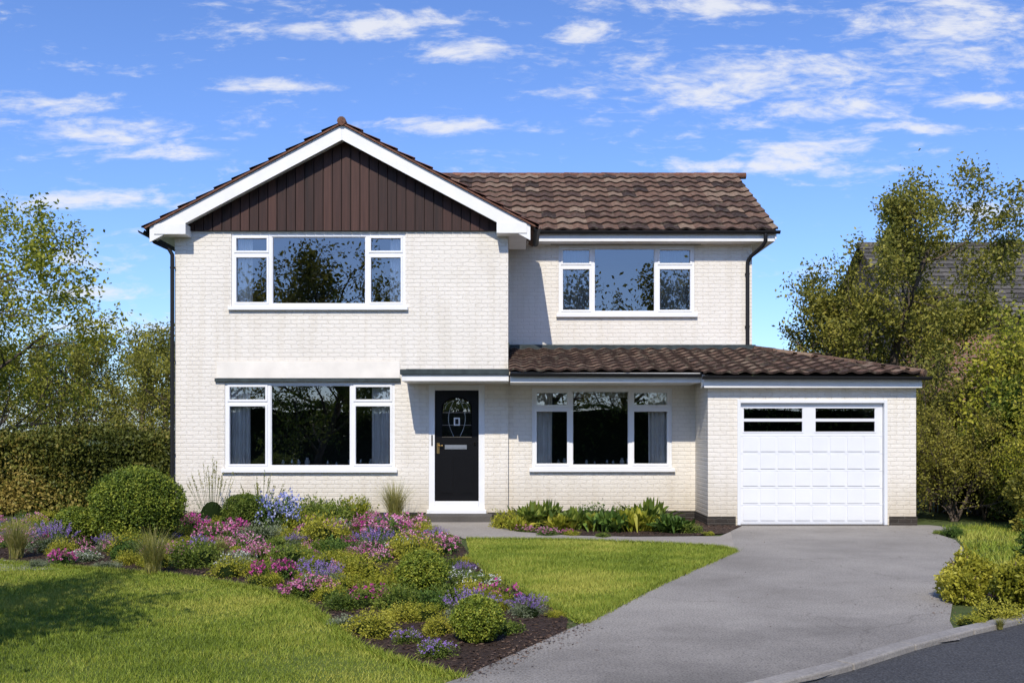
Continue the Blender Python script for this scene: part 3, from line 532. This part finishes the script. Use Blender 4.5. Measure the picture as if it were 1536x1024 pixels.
obj('garage_door_glass',[quad([(w1,yl+.015,zt0),(w2,yl+.015,zt0),(w2,yl+.015,zt1),(w1,yl+.015,zt1)],M_glass),quad([(w3,yl+.015,zt0),(w4,yl+.015,zt0),(w4,yl+.015,zt1),(w3,yl+.015,zt1)],M_glass),
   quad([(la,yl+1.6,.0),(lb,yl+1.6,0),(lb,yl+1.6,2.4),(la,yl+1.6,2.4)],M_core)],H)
obj('garage_threshold',[box(ga,gb,y-.1,y+.1,0.0,0.026,M_stone)],H)
def vase(cx,cy,z,s,mat):
    prof=[(0.0,.5),(0.3,.75),(0.55,.7),(0.8,.35),(1.0,.45)]
    return tube([(cx,cy,z+p*s) for p,_ in prof],[r*s*.5 for _,r in prof],10,mat)
P=[]
for (w_,y0) in ((wLL,YW),(wLR,YR)):
    a,b,c,d=w_
    P.append(box(a+.4,b-.4,y0+.5,y0+1.5,c+.01,c+.05,M_wood))
    for k in range(10): P.append(vase(a+.55+(b-a-1.1)*k/9+R.uniform(-.09,.09),y0+.6+R.uniform(0,.7),c+.05,R.uniform(.05,.15),[M_white,M_cloth,M_steel][k%3]))
obj('table_setting',P,H)

# ------------------------------------------------------------------ foliage generators
def leafquads(C,size,asp=0.5,outward=None,ow=0.5,tint=None,mat=None,droop=0.0):
    n=len(C); d=R.normal(size=(n,3)); d/=np.linalg.norm(d,axis=1)[:,None]
    if outward is not None: d=d*(1-ow)+outward*ow; d/=np.linalg.norm(d,axis=1)[:,None]+1e-9
    s=np.cross(d,R.normal(size=(n,3))); s/=np.linalg.norm(s,axis=1)[:,None]+1e-9
    L_=(np.asarray(size)*R.uniform(0.65,1.3,n))[:,None]; W_=L_*asp*0.5
    nn=np.cross(d,s)
    V=np.stack([C-d*L_*.5,C+s*W_+nn*W_*.25,C+d*L_*.5,C-s*W_+nn*W_*.25],1).reshape(-1,3)
    F=np.arange(4*n).reshape(n,4)
    if tint is None: tint=R.uniform(0,1,n)
    return (V,F,mat,np.clip(tint,0,1))
def rdir(n):
    d=R.normal(size=(n,3)); return d/np.linalg.norm(d,axis=1)[:,None]
def cloud(ells,n,size,mat,shell=0.55,asp=0.5,lump=0.12,ow=0.5,tf=2.0,seedoff=0.0):
    vol=np.array([e[3]*e[4]*e[5] for e in ells])**0.7; vol/=vol.sum(); idx=R.choice(len(ells),n,p=vol); E=np.array(ells)[idx]
    d=rdir(n); r=R.uniform(shell**2,1,n)**0.5
    r=r*(1+lump*nz(d+E[:,:3]*3,4.0))
    C=E[:,:3]+d*E[:,3:6]*r[:,None]
    keep=(C[:,2]>0.0)
    C=C[keep]; d=d[keep]
    t=0.48+0.24*nz(C+5+seedoff,tf)+R.normal(0,.2,len(C))
    return leafquads(C,size,asp,d,ow,t,mat)
def gen_tree(seed,H_,W_,leaf,lsize,nleaf,levels=4,kids=(10,6,4,3),ang=(55,50,45,45),first=0.25,trunk=0.16,spreadc=0.28,multi=1,bias=0.15):
    rs=np.random.default_rng(seed); segs=[]; tips=[]
    def branch(p,d,Ln,r,lev):
        n=5 if lev<2 else 3; pts=[p.copy()]; dd=d.copy()
        for i in range(n):
            dd=dd+rs.normal(0,0.10+0.05*lev,3); dd[2]+=bias*(0.5 if lev else 0.2); dd/=np.linalg.norm(dd); pts.append(pts[-1]+dd*Ln/n)
        rad=np.linspace(r,r*(0.35 if lev else 0.3),n+1); segs.append((pts,rad,max(3,7-lev)))
        if lev>=levels-1:
            for q in pts[1:]: tips.append(q)
            return
        if lev==levels-2: tips.append(pts[-1])
        k=kids[lev]
        for i in range(k):
            t=(first if lev==0 else 0.25)+(1-(first if lev==0 else 0.25))*(i+rs.uniform(0,.8))/k; t=min(t,1)
            f=t*n; j=min(int(f),n-1); q=pts[j]+(pts[j+1]-pts[j])*(f-j)
            ax_=pts[j+1]-pts[j]; ax_/=np.linalg.norm(ax_); pr_=np.cross(ax_,rs.normal(size=3)); pr_/=np.linalg.norm(pr_)
            if lev==0:
                th=i*2.4+rs.uniform(-.4,.4); pr_=np.array([math.cos(th),math.sin(th),0])
            a=math.radians(ang[lev]*rs.uniform(.7,1.25)); nd=ax_*math.cos(a)+pr_*math.sin(a)
            l2=Ln*rs.uniform(.5,.75)*(1.0-0.45*t if lev==0 else 1-0.3*t)
            branch(q,nd,l2,max(0.004,r*(1-.6*t)*.5),lev+1)
    for m in range(multi):
        d0=np.array([0,0,1.]) if multi==1 else np.array([math.cos(m*2.4)*.45,math.sin(m*2.4)*.45,1.]); d0/=np.linalg.norm(d0)
        branch(np.zeros(3)+(rs.normal(0,.1,3)*[1,1,0] if multi>1 else 0),d0,H_*.8,trunk,0)
    tips=np.array(tips); zmax=np.percentile(tips[:,2],99.5); xw=np.percentile(np.abs(tips[:,:2]),97)*2
    S=np.array([W_/xw,W_/xw,H_/zmax])
    parts=[]
    for pts,rad,sd_ in segs: parts.append(tube(np.array(pts)*S,rad,sd_,M_bark))
    T=tips*S; idx=rs.integers(0,len(T),nleaf); C=T[idx]+rs.normal(0,spreadc,(nleaf,3))
    cl=rs.normal(0,.17,len(T))[idx]
    t=0.48+cl+0.14*nz(C,1.2)+rs.normal(0,.16,nleaf)
    k=C[:,2]>0.1; C=C[k]; t=t[k]
    parts.append(leafquads(C,lsize,.55,None,0,t,LM[leaf]))
    return mesh_from('tree_mesh_%d'%seed,parts)

T_right=gen_tree(3,8.1,6.3,'olive',0.105,46000,5,(14,6,4,3,2),(70,50,42,42,40),0.09,0.18,0.15,bias=0.06)
put('deciduous_tree',T_right,None,(9.4,26.5,0),0.6)
T_left=gen_tree(5,7.0,7.5,'lime',0.10,34000,5,(12,6,4,3,2),(65,50,45,42,40),0.15,0.18,0.16,bias=0.08)
put('deciduous_tree',T_left,None,(-13.0,21.5,0),1.9,(1,1,0.95))
T_a=gen_tree(8,9.0,7.0,'mid',0.17,11000,4,(12,6,5,3),(55,50,45,45),0.18,0.2,0.24)
T_b=gen_tree(12,8.0,7.0,'spring',0.17,11000,4,(12,6,5,3),(60,50,45,45),0.18,0.2,0.26)
T_c=gen_tree(14,12.0,10.0,'olive',0.24,9000,4,(13,7,5,3),(52,48,45,45),0.2,0.3,0.32)
E=empty('distant_trees')
def far(x,y,s,me=None,rz=None): put('tree',me or random.choice([T_a,T_b]),E,(x,y,0),random.uniform(0,6) if rz is None else rz,s)
for x in np.arange(-62,-14,3.4): far(x+R.uniform(-1,1),46+R.uniform(-3,6),R.uniform(.62,.82)*(0.75 if -19<x<-15 else 1))
for x in (-11.4,-13.3,-15.5,-17.5,-20,-23): far(x,33+R.uniform(-1,3),R.uniform(.5,.65),T_b)
for x in np.arange(-13,70,5): far(x+R.uniform(-1,1),60+R.uniform(-4,6),R.uniform(.6,.8))
for k in range(6): far(-70+R.uniform(-3,3)+0,-20+k*13,1.1); far(75,-20+k*13,1.1)
E2=empty('street_trees')
for (x,y_,s) in ((-16,-13,.88),(-8.6,-14,.92),(2.4,-14,.85),(9.5,-14,.9),(17,-13,.9),(-24,-18,.9),(-3,-18,.6),(6,-19,.62)):
    put('tree',T_c,E2,(x,y_,0),random.uniform(0,6),s)
put('garden_tree',T_a,None,(-6.3,5.0,0),2.0,.62)
def hedge_parts(x0,x1,y0,y1,h,n,mat,size=.06):
    A=[];
    m1=int(n*.5);m2=int(n*.35);m3=n-m1-m2
    Cf=np.stack([R.uniform(x0,x1,m1),np.where(R.random(m1)<.5,y0,y1) if y0<0 else np.full(m1,y0),R.uniform(0.02,h,m1)],1); Ct=np.stack([R.uniform(x0,x1,m2),R.uniform(y0,y1,m2),np.full(m2,h)],1); Ce=np.stack([np.where(R.random(m3)<.5,x0,x1),R.uniform(y0,y1,m3),R.uniform(0,h,m3)],1)
    for C,o in ((Cf,(0,-1,.3)),(Ct,(0,0,1)),(Ce,(0,0,.5))):
        o=np.array(o,float); dd=nz(C*[1,1,1.4],2.2)*.13+R.normal(0,.06,len(C)); C=C+o*dd[:,None]; 
        A.append(leafquads(C,size,.55,np.broadcast_to(o/np.linalg.norm(o),C.shape),.35,0.45+.25*nz(C,1.5)+R.normal(0,.22,len(C)),mat))
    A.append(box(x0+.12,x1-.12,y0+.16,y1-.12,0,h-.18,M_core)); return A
obj('hedge',hedge_parts(-15,-6.45,19.2,20.4,1.52,56000,LM['hedge'],.075))
obj('hedge',hedge_parts(-30,30,-9.8,-8.3,2.7,26000,LM['mid'],.17))
def bush(name,ells,n,size,mat,loc=(0,0,0),**kw):
    P=[cloud(ells,n,size,mat,**kw)]
    for e in ells:
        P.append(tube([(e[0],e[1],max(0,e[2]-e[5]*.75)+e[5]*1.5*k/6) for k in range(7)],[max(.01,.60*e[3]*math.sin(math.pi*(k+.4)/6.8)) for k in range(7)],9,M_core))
        for k in range(4):
            q=np.array(e[:3])+rdir(1)[0]*np.array(e[3:6])*1.0; P.append(tube([(e[0],e[1],0),((e[0]+q[0])/2,(e[1]+q[1])/2,e[2]),tuple(q)],[.02,.012,.004],4,M_twig))
    return put(name,mesh_from(name,P),None,loc)
def rb(cx,cy,w,h,n,rmin,rmax):
    out=[]
    for i in range(n):
        z=R.uniform(.1,1)*h; wz=w*(1-.55*(z/h)**1.6); r=R.uniform(rmin,rmax)
        th=R.uniform(0,6.28); q=R.uniform(.1,1)**.5
        out.append((cx+math.cos(th)*wz*q,cy+math.sin(th)*wz*q*.8,z,r,r,r*R.uniform(.7,1)))
    return out
T_sh=gen_tree(21,3.5,3.0,'lime',0.08,16000,4,(12,7,5,4),(50,45,40,40),0.05,0.06,0.12,multi=3,bias=0.12)
T_sh2=gen_tree(22,3.3,2.8,'olive',0.08,15000,4,(12,7,5,4),(50,45,40,40),0.05,0.06,0.12,multi=3,bias=0.12)
for (x,y_,s,r,m_) in ((9.1,19.4,.95,0,T_sh2),(9.7,17.6,1.03,2,T_sh),(8.5,21.5,.85,4,T_sh2),(10.5,19.8,1.12,1,T_sh),(8.0,18.1,.60,3,T_sh2),(11.5,16.5,1.1,3.4,T_sh),(8.9,16.6,.6,1.3,T_sh)):
    put('tall_shrub',m_,None,(x,y_,0),r,s)
bush('laurel_shrub',rb(9.7,18.2,1.4,2.2,16,.4,.7),34000,.085,LM['mid'],lump=.2,tf=1.5)
bush('laurel_shrub',rb(8.9,20.5,1.2,1.9,12,.4,.65),20000,.085,LM['olive'],lump=.2,tf=1.5)
bush('laurel_shrub',rb(8.7,16.0,.9,.9,9,.3,.5),22000,.07,LM['olive'],lump=.2)
bush('laurel_shrub',rb(8.2,14.0,.8,.7,9,.26,.4),22000,.065,LM['green'],lump=.2)
bush('laurel_shrub',rb(7.2,12.2,.75,.55,9,.25,.38),20000,.06,LM['green'],lump=.2)
bush('variegated_shrub',rb(4.75,9.55,.62,.36,12,.15,.25),24000,.045,LM['gold'],lump=.28,tf=4)
bush('laurel_shrub',rb(-13,17,1.2,1.2,8,.4,.6),14000,.08,LM['hedge'],lump=.2)

# ------------------------------------------------------------------ neighbour house
NH=empty('neighbour_brick_house')
nx0,nx1,ny0,ny1,nym,ne,nr=13.6,34,34.5,43,38.5,5.6,8.75
obj('walls',[quad([(nx0,ny0,0),(nx1,ny0,0),(nx1,ny0,ne),(nx0,ny0,ne)],M_red),quad([(nx0,ny0,0),(nx0,ny1,0),(nx0,ny1,ne),(nx0,nym,nr-.2),(nx0,ny0,ne)],M_red),quad([(nx1,ny0,0),(nx1,ny1,0),(nx1,ny1,ne),(nx1,nym,nr-.2),(nx1,ny0,ne)],M_red),quad([(nx0,ny1,0),(nx1,ny1,0),(nx1,ny1,ne),(nx0,ny1,ne)],M_red)],NH)
obj('roof_deck',[quad([(nx0-.3,ny0-.4,ne-.1),(nx1,ny0-.4,ne-.1),(nx1,nym,nr-.01),(nx0-.3,nym,nr-.01)],M_tile2),quad([(nx0-.3,ny1+.4,ne-.1),(nx1,ny1+.4,ne-.1),(nx1,nym,nr-.01),(nx0-.3,nym,nr-.01)],M_tile2)],NH)
tile_roof('roof_tiles',(nx0-.3,ny0-.4,ne-.08),(1,0,0),(0,nym-ny0+.4,nr-ne+.08),14,17,math.hypot(nym-ny0+.4,nr-ne+.08)/17,tw=.35,mat=M_tile2,parent=NH,K=3,amp=.012)
ridge('ridge_tiles',(nx0-.3,nym,nr),(nx1,nym,nr),.13,M_tile2,NH)
obj('gutter',[gutter((nx0-.3,ny0-.47,ne-.1),(nx1,ny0-.47,ne-.1),.07)],NH)
obj('windows',[box(19,21,ny0-.03,ny0+.02,3.2,4.6,M_white),box(19.1,20.9,ny0-.04,ny0-.031,3.3,4.5,M_glass),box(24,26,ny0-.03,ny0+.02,3.2,4.6,M_white),box(24.1,25.9,ny0-.04,ny0-.031,3.3,4.5,M_glass)],NH)

# ------------------------------------------------------------------ lawn blades
def inside(P,poly):
    x,y=P[:,0],P[:,1]; c=np.zeros(len(P),bool); n=len(poly)
    for i in range(n):
        x1,y1=poly[i];x2,y2=poly[(i+1)%n]
        if y1==y2: continue
        k=((y1>y)!=(y2>y))&(x<(x2-x1)*(y-y1)/(y2-y1)+x1); c^=k
    return c
def scatter(poly,n,bb=None):
    pa=np.array(poly); lo=pa.min(0); hi=pa.max(0)
    if bb: lo=np.maximum(lo,bb[0]); hi=np.minimum(hi,bb[1])
    P=R.uniform(lo,hi,(n,2)); return P[inside(P,poly)]
def blades(name,poly,n,h,z,bb=None,w=.004):
    P=scatter(poly,n,bb); n=len(P); C=np.column_stack([P,np.full(n,z)])
    near=np.clip(P[:,1]/9,0.8,1.6)
    th=R.uniform(0,6.28,n); s=np.stack([np.cos(th),np.sin(th),np.zeros(n)],1)*(w*near)[:,None]
    hv=h*R.uniform(.5,1.25,n)*(1+.3*nz(C,3.0))
    lean=np.stack([R.normal(0,.45,n),R.normal(0,.45,n),np.ones(n)],1)*hv[:,None]
    V=np.stack([C-s,C+s,C+lean],1).reshape(-1,3); F=np.arange(3*n).reshape(n,3)
    t=.46+.20*nz(C,.9)+.17*nz(C,4.5)+R.normal(0,.17,n)
    put(name,mesh_from(name,[(V,F,M_blade,np.clip(t,0,1))]))
blades('lawn_grass',lawn,400000,.034,.006,((-9.5,4.8),(1,13)))
blades('lawn_grass',clawn,150000,.036,.008)
def edge(pts,n,sp=.025):
    pa=np.array(pts); sg=np.linalg.norm(np.diff(pa,axis=0),axis=1); cu=np.concatenate([[0],np.cumsum(sg)]); s_=R.uniform(0,cu[-1],n)
    return np.column_stack([np.interp(s_,cu,pa[:,0]),np.interp(s_,cu,pa[:,1])])+R.normal(0,sp,(n,2))
P=np.concatenate([edge(bedfront,16000),edge(clawn,16000)])
n=len(P);C=np.column_stack([P,np.full(n,.01)]);th=R.uniform(0,6.28,n);s_=np.stack([np.cos(th),np.sin(th),np.zeros(n)],1)*.005
lean=np.stack([R.normal(0,.6,n),R.normal(0,.6,n),np.ones(n)],1)*(.05*R.uniform(.4,1.3,n))[:,None]
put('lawn_edge_grass',mesh_from('lawn_edge_grass',[(np.stack([C-s_,C+s_,C+lean],1).reshape(-1,3),np.arange(3*n).reshape(n,3),M_blade,R.uniform(.1,.8,n))]))
verge=[(7.3,17),(30,17),(30,19),(12,13.2),(6.6,10.3),G(1440,962),G(1420,925),G(1450,860),G(1445,815)]
blades('verge_grass',verge,80000,.07,.0,((5,8),(14,19)),.006)
for (pl,nn) in ((bed,60000),(rbed,9000)):
    P=scatter(pl,nn,((-10,6),(5,18.5))); C=np.column_stack([P,np.full(len(P),.02)+R.uniform(0,.025,len(P))])
    d=leafquads(C,.045,.45,None,0,R.beta(1.6,2.4,len(P)),M_chip); V=d[0].copy(); V[:,2]=np.maximum(.02+(V[:,2]-.03)*.45,.016)
    put('bark_mulch_chips',mesh_from('bark_mulch_chips',[(V,d[1],M_chip,d[3])]))
P=np.concatenate([edge([G(873,937),G(760,990),G(690,1020)],600,sp=.10),edge(list(reversed([G(1400,800),G(1445,815),G(1450,860),G(1420,925)])),400,sp=.10),scatter(drive,200)])
C=np.column_stack([P,np.full(len(P),.026)]); d=leafquads(C,.03,.5,None,0,None,M_chip); V=d[0].copy(); V[:,2]=.024+(V[:,2]-.026)*.3
put('bark_litter',mesh_from('bark_litter',[(V,d[1],M_chip,d[3])]))

# ------------------------------------------------------------------ garden plants (unit meshes, radius ~1 m, scaled)
def sph(r,z,mat,sx=1,sy=1,sz=1):
    n,m=10,8; V=[];F=[]
    for j in range(m+1):
        ph=math.pi*j/m
        for i in range(n): V.append((r*sx*math.sin(ph)*math.cos(6.2832*i/n),r*sy*math.sin(ph)*math.sin(6.2832*i/n),z+r*sz*math.cos(ph)))
    for j in range(m):
        for i in range(n): F.append([j*n+i,j*n+(i+1)%n,(j+1)*n+(i+1)%n,(j+1)*n+i])
    return (np.array(V),np.array(F),mat,.5,True)
def topiary(n,lsize,leaf,square=False):
    d=rdir(n); r=1+R.normal(0,.05,n)+.05*nz(d,5)-np.abs(R.normal(0,.05,n))
    dd=(d*.55+d/np.max(np.abs(d),axis=1)[:,None]*.42) if square else d
    C=dd*r[:,None]; C[:,2]=C[:,2]*.9+.88
    k=C[:,2]>.02; t=.45+.18*nz(C,6)+R.normal(0,.22,n)
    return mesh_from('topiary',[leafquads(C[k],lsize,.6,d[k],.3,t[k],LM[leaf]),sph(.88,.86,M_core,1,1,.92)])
TOP_big=topiary(26000,.055,'box'); TOP_s=topiary(11000,.10,'box'); TOP_q=topiary(10000,.10,'mid',True)
def mound(leaf,n,lsize,h=.8,asp=.5,flower=None,nf=0,fs=.06,fh=.97,spike=False,ow=.5,fcl=0):
    lob=[(0,0,.25*h,.75,.75,h*.75)]+[(math.cos(a)*.55,math.sin(a)*.55,.15,.45,.45,h*R.uniform(.45,.8)) for a in R.uniform(0,6.28,6)]
    P=[cloud(lob,n,lsize,LM[leaf],shell=.35,asp=asp,lump=.25,ow=ow,tf=5,seedoff=R.uniform(0,9))]
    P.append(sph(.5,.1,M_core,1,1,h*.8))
    if flower:
        if spike:
            for i in range(nf):
                a=R.uniform(0,6.28);q=R.uniform(0,.8)**.7;bx,by=math.cos(a)*q,math.sin(a)*q;hh=h*(1.25-.4*q)*R.uniform(.85,1.15)
                tx,ty=bx*1.25,by*1.25; P.append(tube([(bx*.6,by*.6,h*.3),((bx*.6+tx)/2,(by*.6+ty)/2,h*.15+hh/2),(tx,ty,hh)],[.008,.007,.005],3,LM['green']))
                k=26; tt_=R.uniform(.62,1.04,k); C=np.column_stack([bx*.6+(tx-bx*.6)*tt_,by*.6+(ty-by*.6)*tt_,h*.3+(hh-h*.3)*tt_])+R.normal(0,.018,(k,3)); P.append(leafquads(C,fs,.7,None,0,None,LM[flower]))
        else:
            for i in range(nf):
                e=lob[R.integers(len(lob))]; d=rdir(1)[0]; d[2]=abs(d[2])*.8+.25; d/=np.linalg.norm(d); c=np.array(e[:3])+d*np.array(e[3:6])*fh*(1.02+.06*R.normal())
                k=max(5,fcl); C=c+R.normal(0,fs*(.45 if fcl<8 else .9),(k,3)); P.append(leafquads(C,fs,.85,np.broadcast_to(d,C.shape),.2,None,LM[flower]))
    return mesh_from('mound_'+leaf,P)
def tuft(leaf,n,Ln,w,spread=.8):
    Vs=[];Fs=[];T=[];vo=0
    for i in range(n):
        a=R.uniform(0,6.28); o=R.uniform(.2,1)*spread; L_=Ln*R.uniform(.6,1.1); b=R.normal(0,.07,2)
        ct,st=math.cos(a),math.sin(a); side=np.array([-st,ct,0])*w
        for k in range(5):
            t=k/4; p=np.array([b[0]+ct*o*L_*t**1.6,b[1]+st*o*L_*t**1.6,L_*(t-.42*o*t*t)]); wk=(1-t*.92)
            Vs+= [p-side*wk,p+side*wk]
        for k in range(4): Fs.append([vo+2*k,vo+2*k+1,vo+2*k+3,vo+2*k+2]); T.append(R.uniform(0,1))
        vo+=10
    return mesh_from('tuft',[(np.array(Vs),np.array(Fs),LM[leaf],np.array(T))])
def rosette(leaf,n,Ln,w):
    Vs=[];Fs=[];T=[];vo=0
    for i in range(n):
        a=R.uniform(0,6.28);o=R.uniform(.15,1);L_=Ln*R.uniform(.5,1.1);b=R.normal(0,.27,2);ct,st=math.cos(a),math.sin(a);side=np.array([-st,ct,0])
        wd=[.12,.75,1.0,.7,.04]; tv=R.normal(.5,.24); tw=R.normal(0,.4)
        for k in range(5):
            t=.35+k/4*.65 if k else .0; p=np.array([b[0]+ct*o*L_*t,b[1]+st*o*L_*t,L_*(t*1.05-.65*o*t*t)]); sd_=(side+np.array([0,0,tw]))*w*wd[k]
            Vs+=[p-sd_,p+np.array([0,0,-w*.3*wd[k]]),p+sd_]
        for k in range(4):
            Fs+=[[vo+3*k,vo+3*k+1,vo+3*k+4,vo+3*k+3],[vo+3*k+1,vo+3*k+2,vo+3*k+5,vo+3*k+4]]; T+=[np.clip(tv,0,1)]*2
        vo+=15
    return mesh_from('rosette',[(np.array(Vs),np.array(Fs),leaf,np.array(T),True),sph(.35,.05,M_core)])
K={
 'pink':('pink_flower_plant',[mound('mid',2800,.10,.85,flower='pink',nf=115,fs=.088),mound('green',2800,.10,.8,flower='pink',nf=90,fs=.09)]),
 'magenta':('magenta_flower_plant',[mound('green',2600,.11,1.0,flower='magenta',nf=95,fs=.092,fcl=7),mound('mid',2600,.10,.9,flower='magenta',nf=65,fs=.095,fcl=7)]),
 'white':('white_flower_plant',[mound('mid',2500,.09,.8,flower='white',nf=80,fs=.06),mound('grey',2500,.09,.7,flower='white',nf=60,fs=.055)]),
 'blue':('blue_hydrangea_plant',[mound('green',2200,.12,1.2,flower='blue',nf=75,fs=.085,fcl=16)]),
 'violet':('violet_flower_plant',[mound('mid',2500,.09,.9,flower='violet',nf=70,fs=.068,fcl=6)]),
 'lav':('lavender_plant',[mound('grey',3000,.10,.85,asp=.22,flower='violet',nf=52,fs=.042,spike=True)]),
 'gold':('golden_spirea_shrub',[mound('gold',3600,.09,.9),mound('lime',3600,.09,.95)]),
 'green':('green_leafy_plant',[mound('green',3000,.11,1.0),mound('mid',3200,.10,.9),mound('mid',2200,.14,.95,asp=.35),mound('lime',2800,.10,.9)]),
 'grey':('silver_leafed_plant',[mound('grey',3200,.09,.75,asp=.3)]),
 'low':('ground_cover_plant',[mound('mid',2200,.10,.5),mound('lime',2200,.09,.45),mound('grey',2200,.08,.4)]),
 'ball':('topiary_bush',[TOP_s]),
 'tuft':('ornamental_grass_plant',[tuft('straw',520,1.35,.010),tuft('straw',420,1.2,.012)]),
 'spiky':('iris_plant',[tuft('green',160,1.2,.028,.5)]),
 'ros':('hellebore_plant',[rosette(LM['mid'],260,.95,.085),rosette(LM['lime'],240,.9,.085),rosette(LM['green'],260,.95,.09)]),
 'wisp':('tall_perennial_plant',[mound('grey',500,.07,1.6,asp=.3,flower='straw',nf=26,fs=.05,spike=True)]),
}
placed=[]
def place(kind,x,y_,r,sz=1.0):
    nm,ms=K[kind]; placed.append((x,y_,r)); put(nm,ms[R.integers(len(ms))],None,(x,y_,.01),R.uniform(0,6.28),(r*R.uniform(.92,1.08),r,r*sz))
def plant(kind,u,v,rpx,sz=1.0,g=1.0):
    x,y_=G(u,v); place(kind,x,y_,rpx*y_/1500*g,sz)
def topi(me,u,v,rpx,sz=1.0):
    x,y_=G(u,v); r=rpx*y_/1500; placed.append((x,y_,r*1.05)); put('topiary_bush',me,None,(x,y_,0),R.uniform(0,6.28),(r,r,r*sz))
topi(TOP_big,206,818,66,.98); topi(TOP_s,112,820,33); topi(TOP_q,367,800,30,1.1); topi(TOP_s,634,892,37); topi(TOP_s,716,962,38)
for a in [('tuft',25,838,46),('lav',78,828,36),('white',128,842,32,.6),('gold',188,832,36),('tuft',230,862,50),('green',300,850,42),('pink',325,815,34),('magenta',292,800,26),('blue',415,800,38,1.25),('white',352,852,32),
  ('pink',392,838,22),('magenta',402,872,26,1.3),('gold',482,818,46,1.1),('green',455,800,36),('green',540,785,34,1.3),('spiky',545,782,28),('tuft',592,786,42,1.2),('pink',585,810,42,.9),('gold',620,838,42,1.0),('pink',660,830,36,.9),('gold',548,868,44,.9),
  ('grey',392,812,38),('green',435,850,36),('gold',485,858,34),('pink',463,896,40,.9),('magenta',548,908,36,.9),('green',515,912,36,.8),('white',706,888,46,.8),('magenta',752,905,38,.9),('green',668,905,34,.9),('lav',790,925,34,.8),('gold',560,952,48,.8),('green',598,905,34,.8),
  ('gold',605,930,38,.7),('violet',655,985,34,.8),('green',640,930,36,.7),('low',520,940,30),('low',760,950,30),('wisp',318,786,34,1.2),('wisp',392,786,32,1.0),('green',500,790,38,1.1),('green',470,782,34,1.2),('tuft',330,838,24),('lav',560,830,30),('green',505,835,30),('green',570,888,32),
  ('violet',610,965,22),('white',480,880,26),('pink',510,865,24),('low',830,925,18),('green',250,835,26),('grey',60,850,24,.6),('grey',160,852,22,.6),('low',700,925,26),('pink',610,800,34,1.0),('magenta',560,800,26,1.0),('green',625,795,22,1.1),('green',440,778,26,1.2)]: plant(*a,g=1.12) if len(a)==5 else plant(*a,1.05,1.12)
cand=scatter(bed,1100,((-9,8),(2,18))); kinds=['green','low','gold','pink','gold','white','green','violet','low','lav','pink','magenta','gold','green']
for (x,y_) in cand:
    r=R.uniform(.15,.29)
    if y_<8.8 and R.random()<.7: continue
    if x<-6.3 and y_<14: continue
    if all(math.hypot(x-a,y_-b)>(r+c)*.60 for a,b,c in placed):
        if inside(np.array([[x+r,y_],[x-r,y_],[x,y_+r*.6],[x,y_-r*.9]]),bed).all(): place(kinds[R.integers(len(kinds))],x,y_,r,1.1)
for a in [('green',762,792,24,1.3),('ros',800,790,30,1.25),('ros',822,788,28,1.35),('ros',862,794,30,1.1),('green',888,789,28,1.2),('ros',915,798,32,1.05),('ros',948,797,32,1.2),('ros',975,792,34,1.3),('green',938,788,26,1.2),('ros',1008,799,30,.95),('green',1035,800,20,.8),('ros',780,796,22,1),
  ('pink',822,803,18,.8),('low',860,803,16),('pink',788,798,15,.8),('low',1060,803,12),('low',905,806,14),('magenta',850,803,12),('ros',838,796,24,1.1),('green',745,790,14),('ros',895,796,26,1.1),('green',990,798,24,1.0)]: plant(*a,g=1.12) if len(a)==5 else plant(*a)
for a in [('gold',1495,930,46,.8),('pink',1515,905,30,.9),('green',1462,890,28),('gold',1452,938,30,.6),('low',1466,860,26),('green',1430,805,20),('low',1412,802,14),('tuft',1500,945,18)]: plant(*a)
print('objects',len(bpy.data.objects))
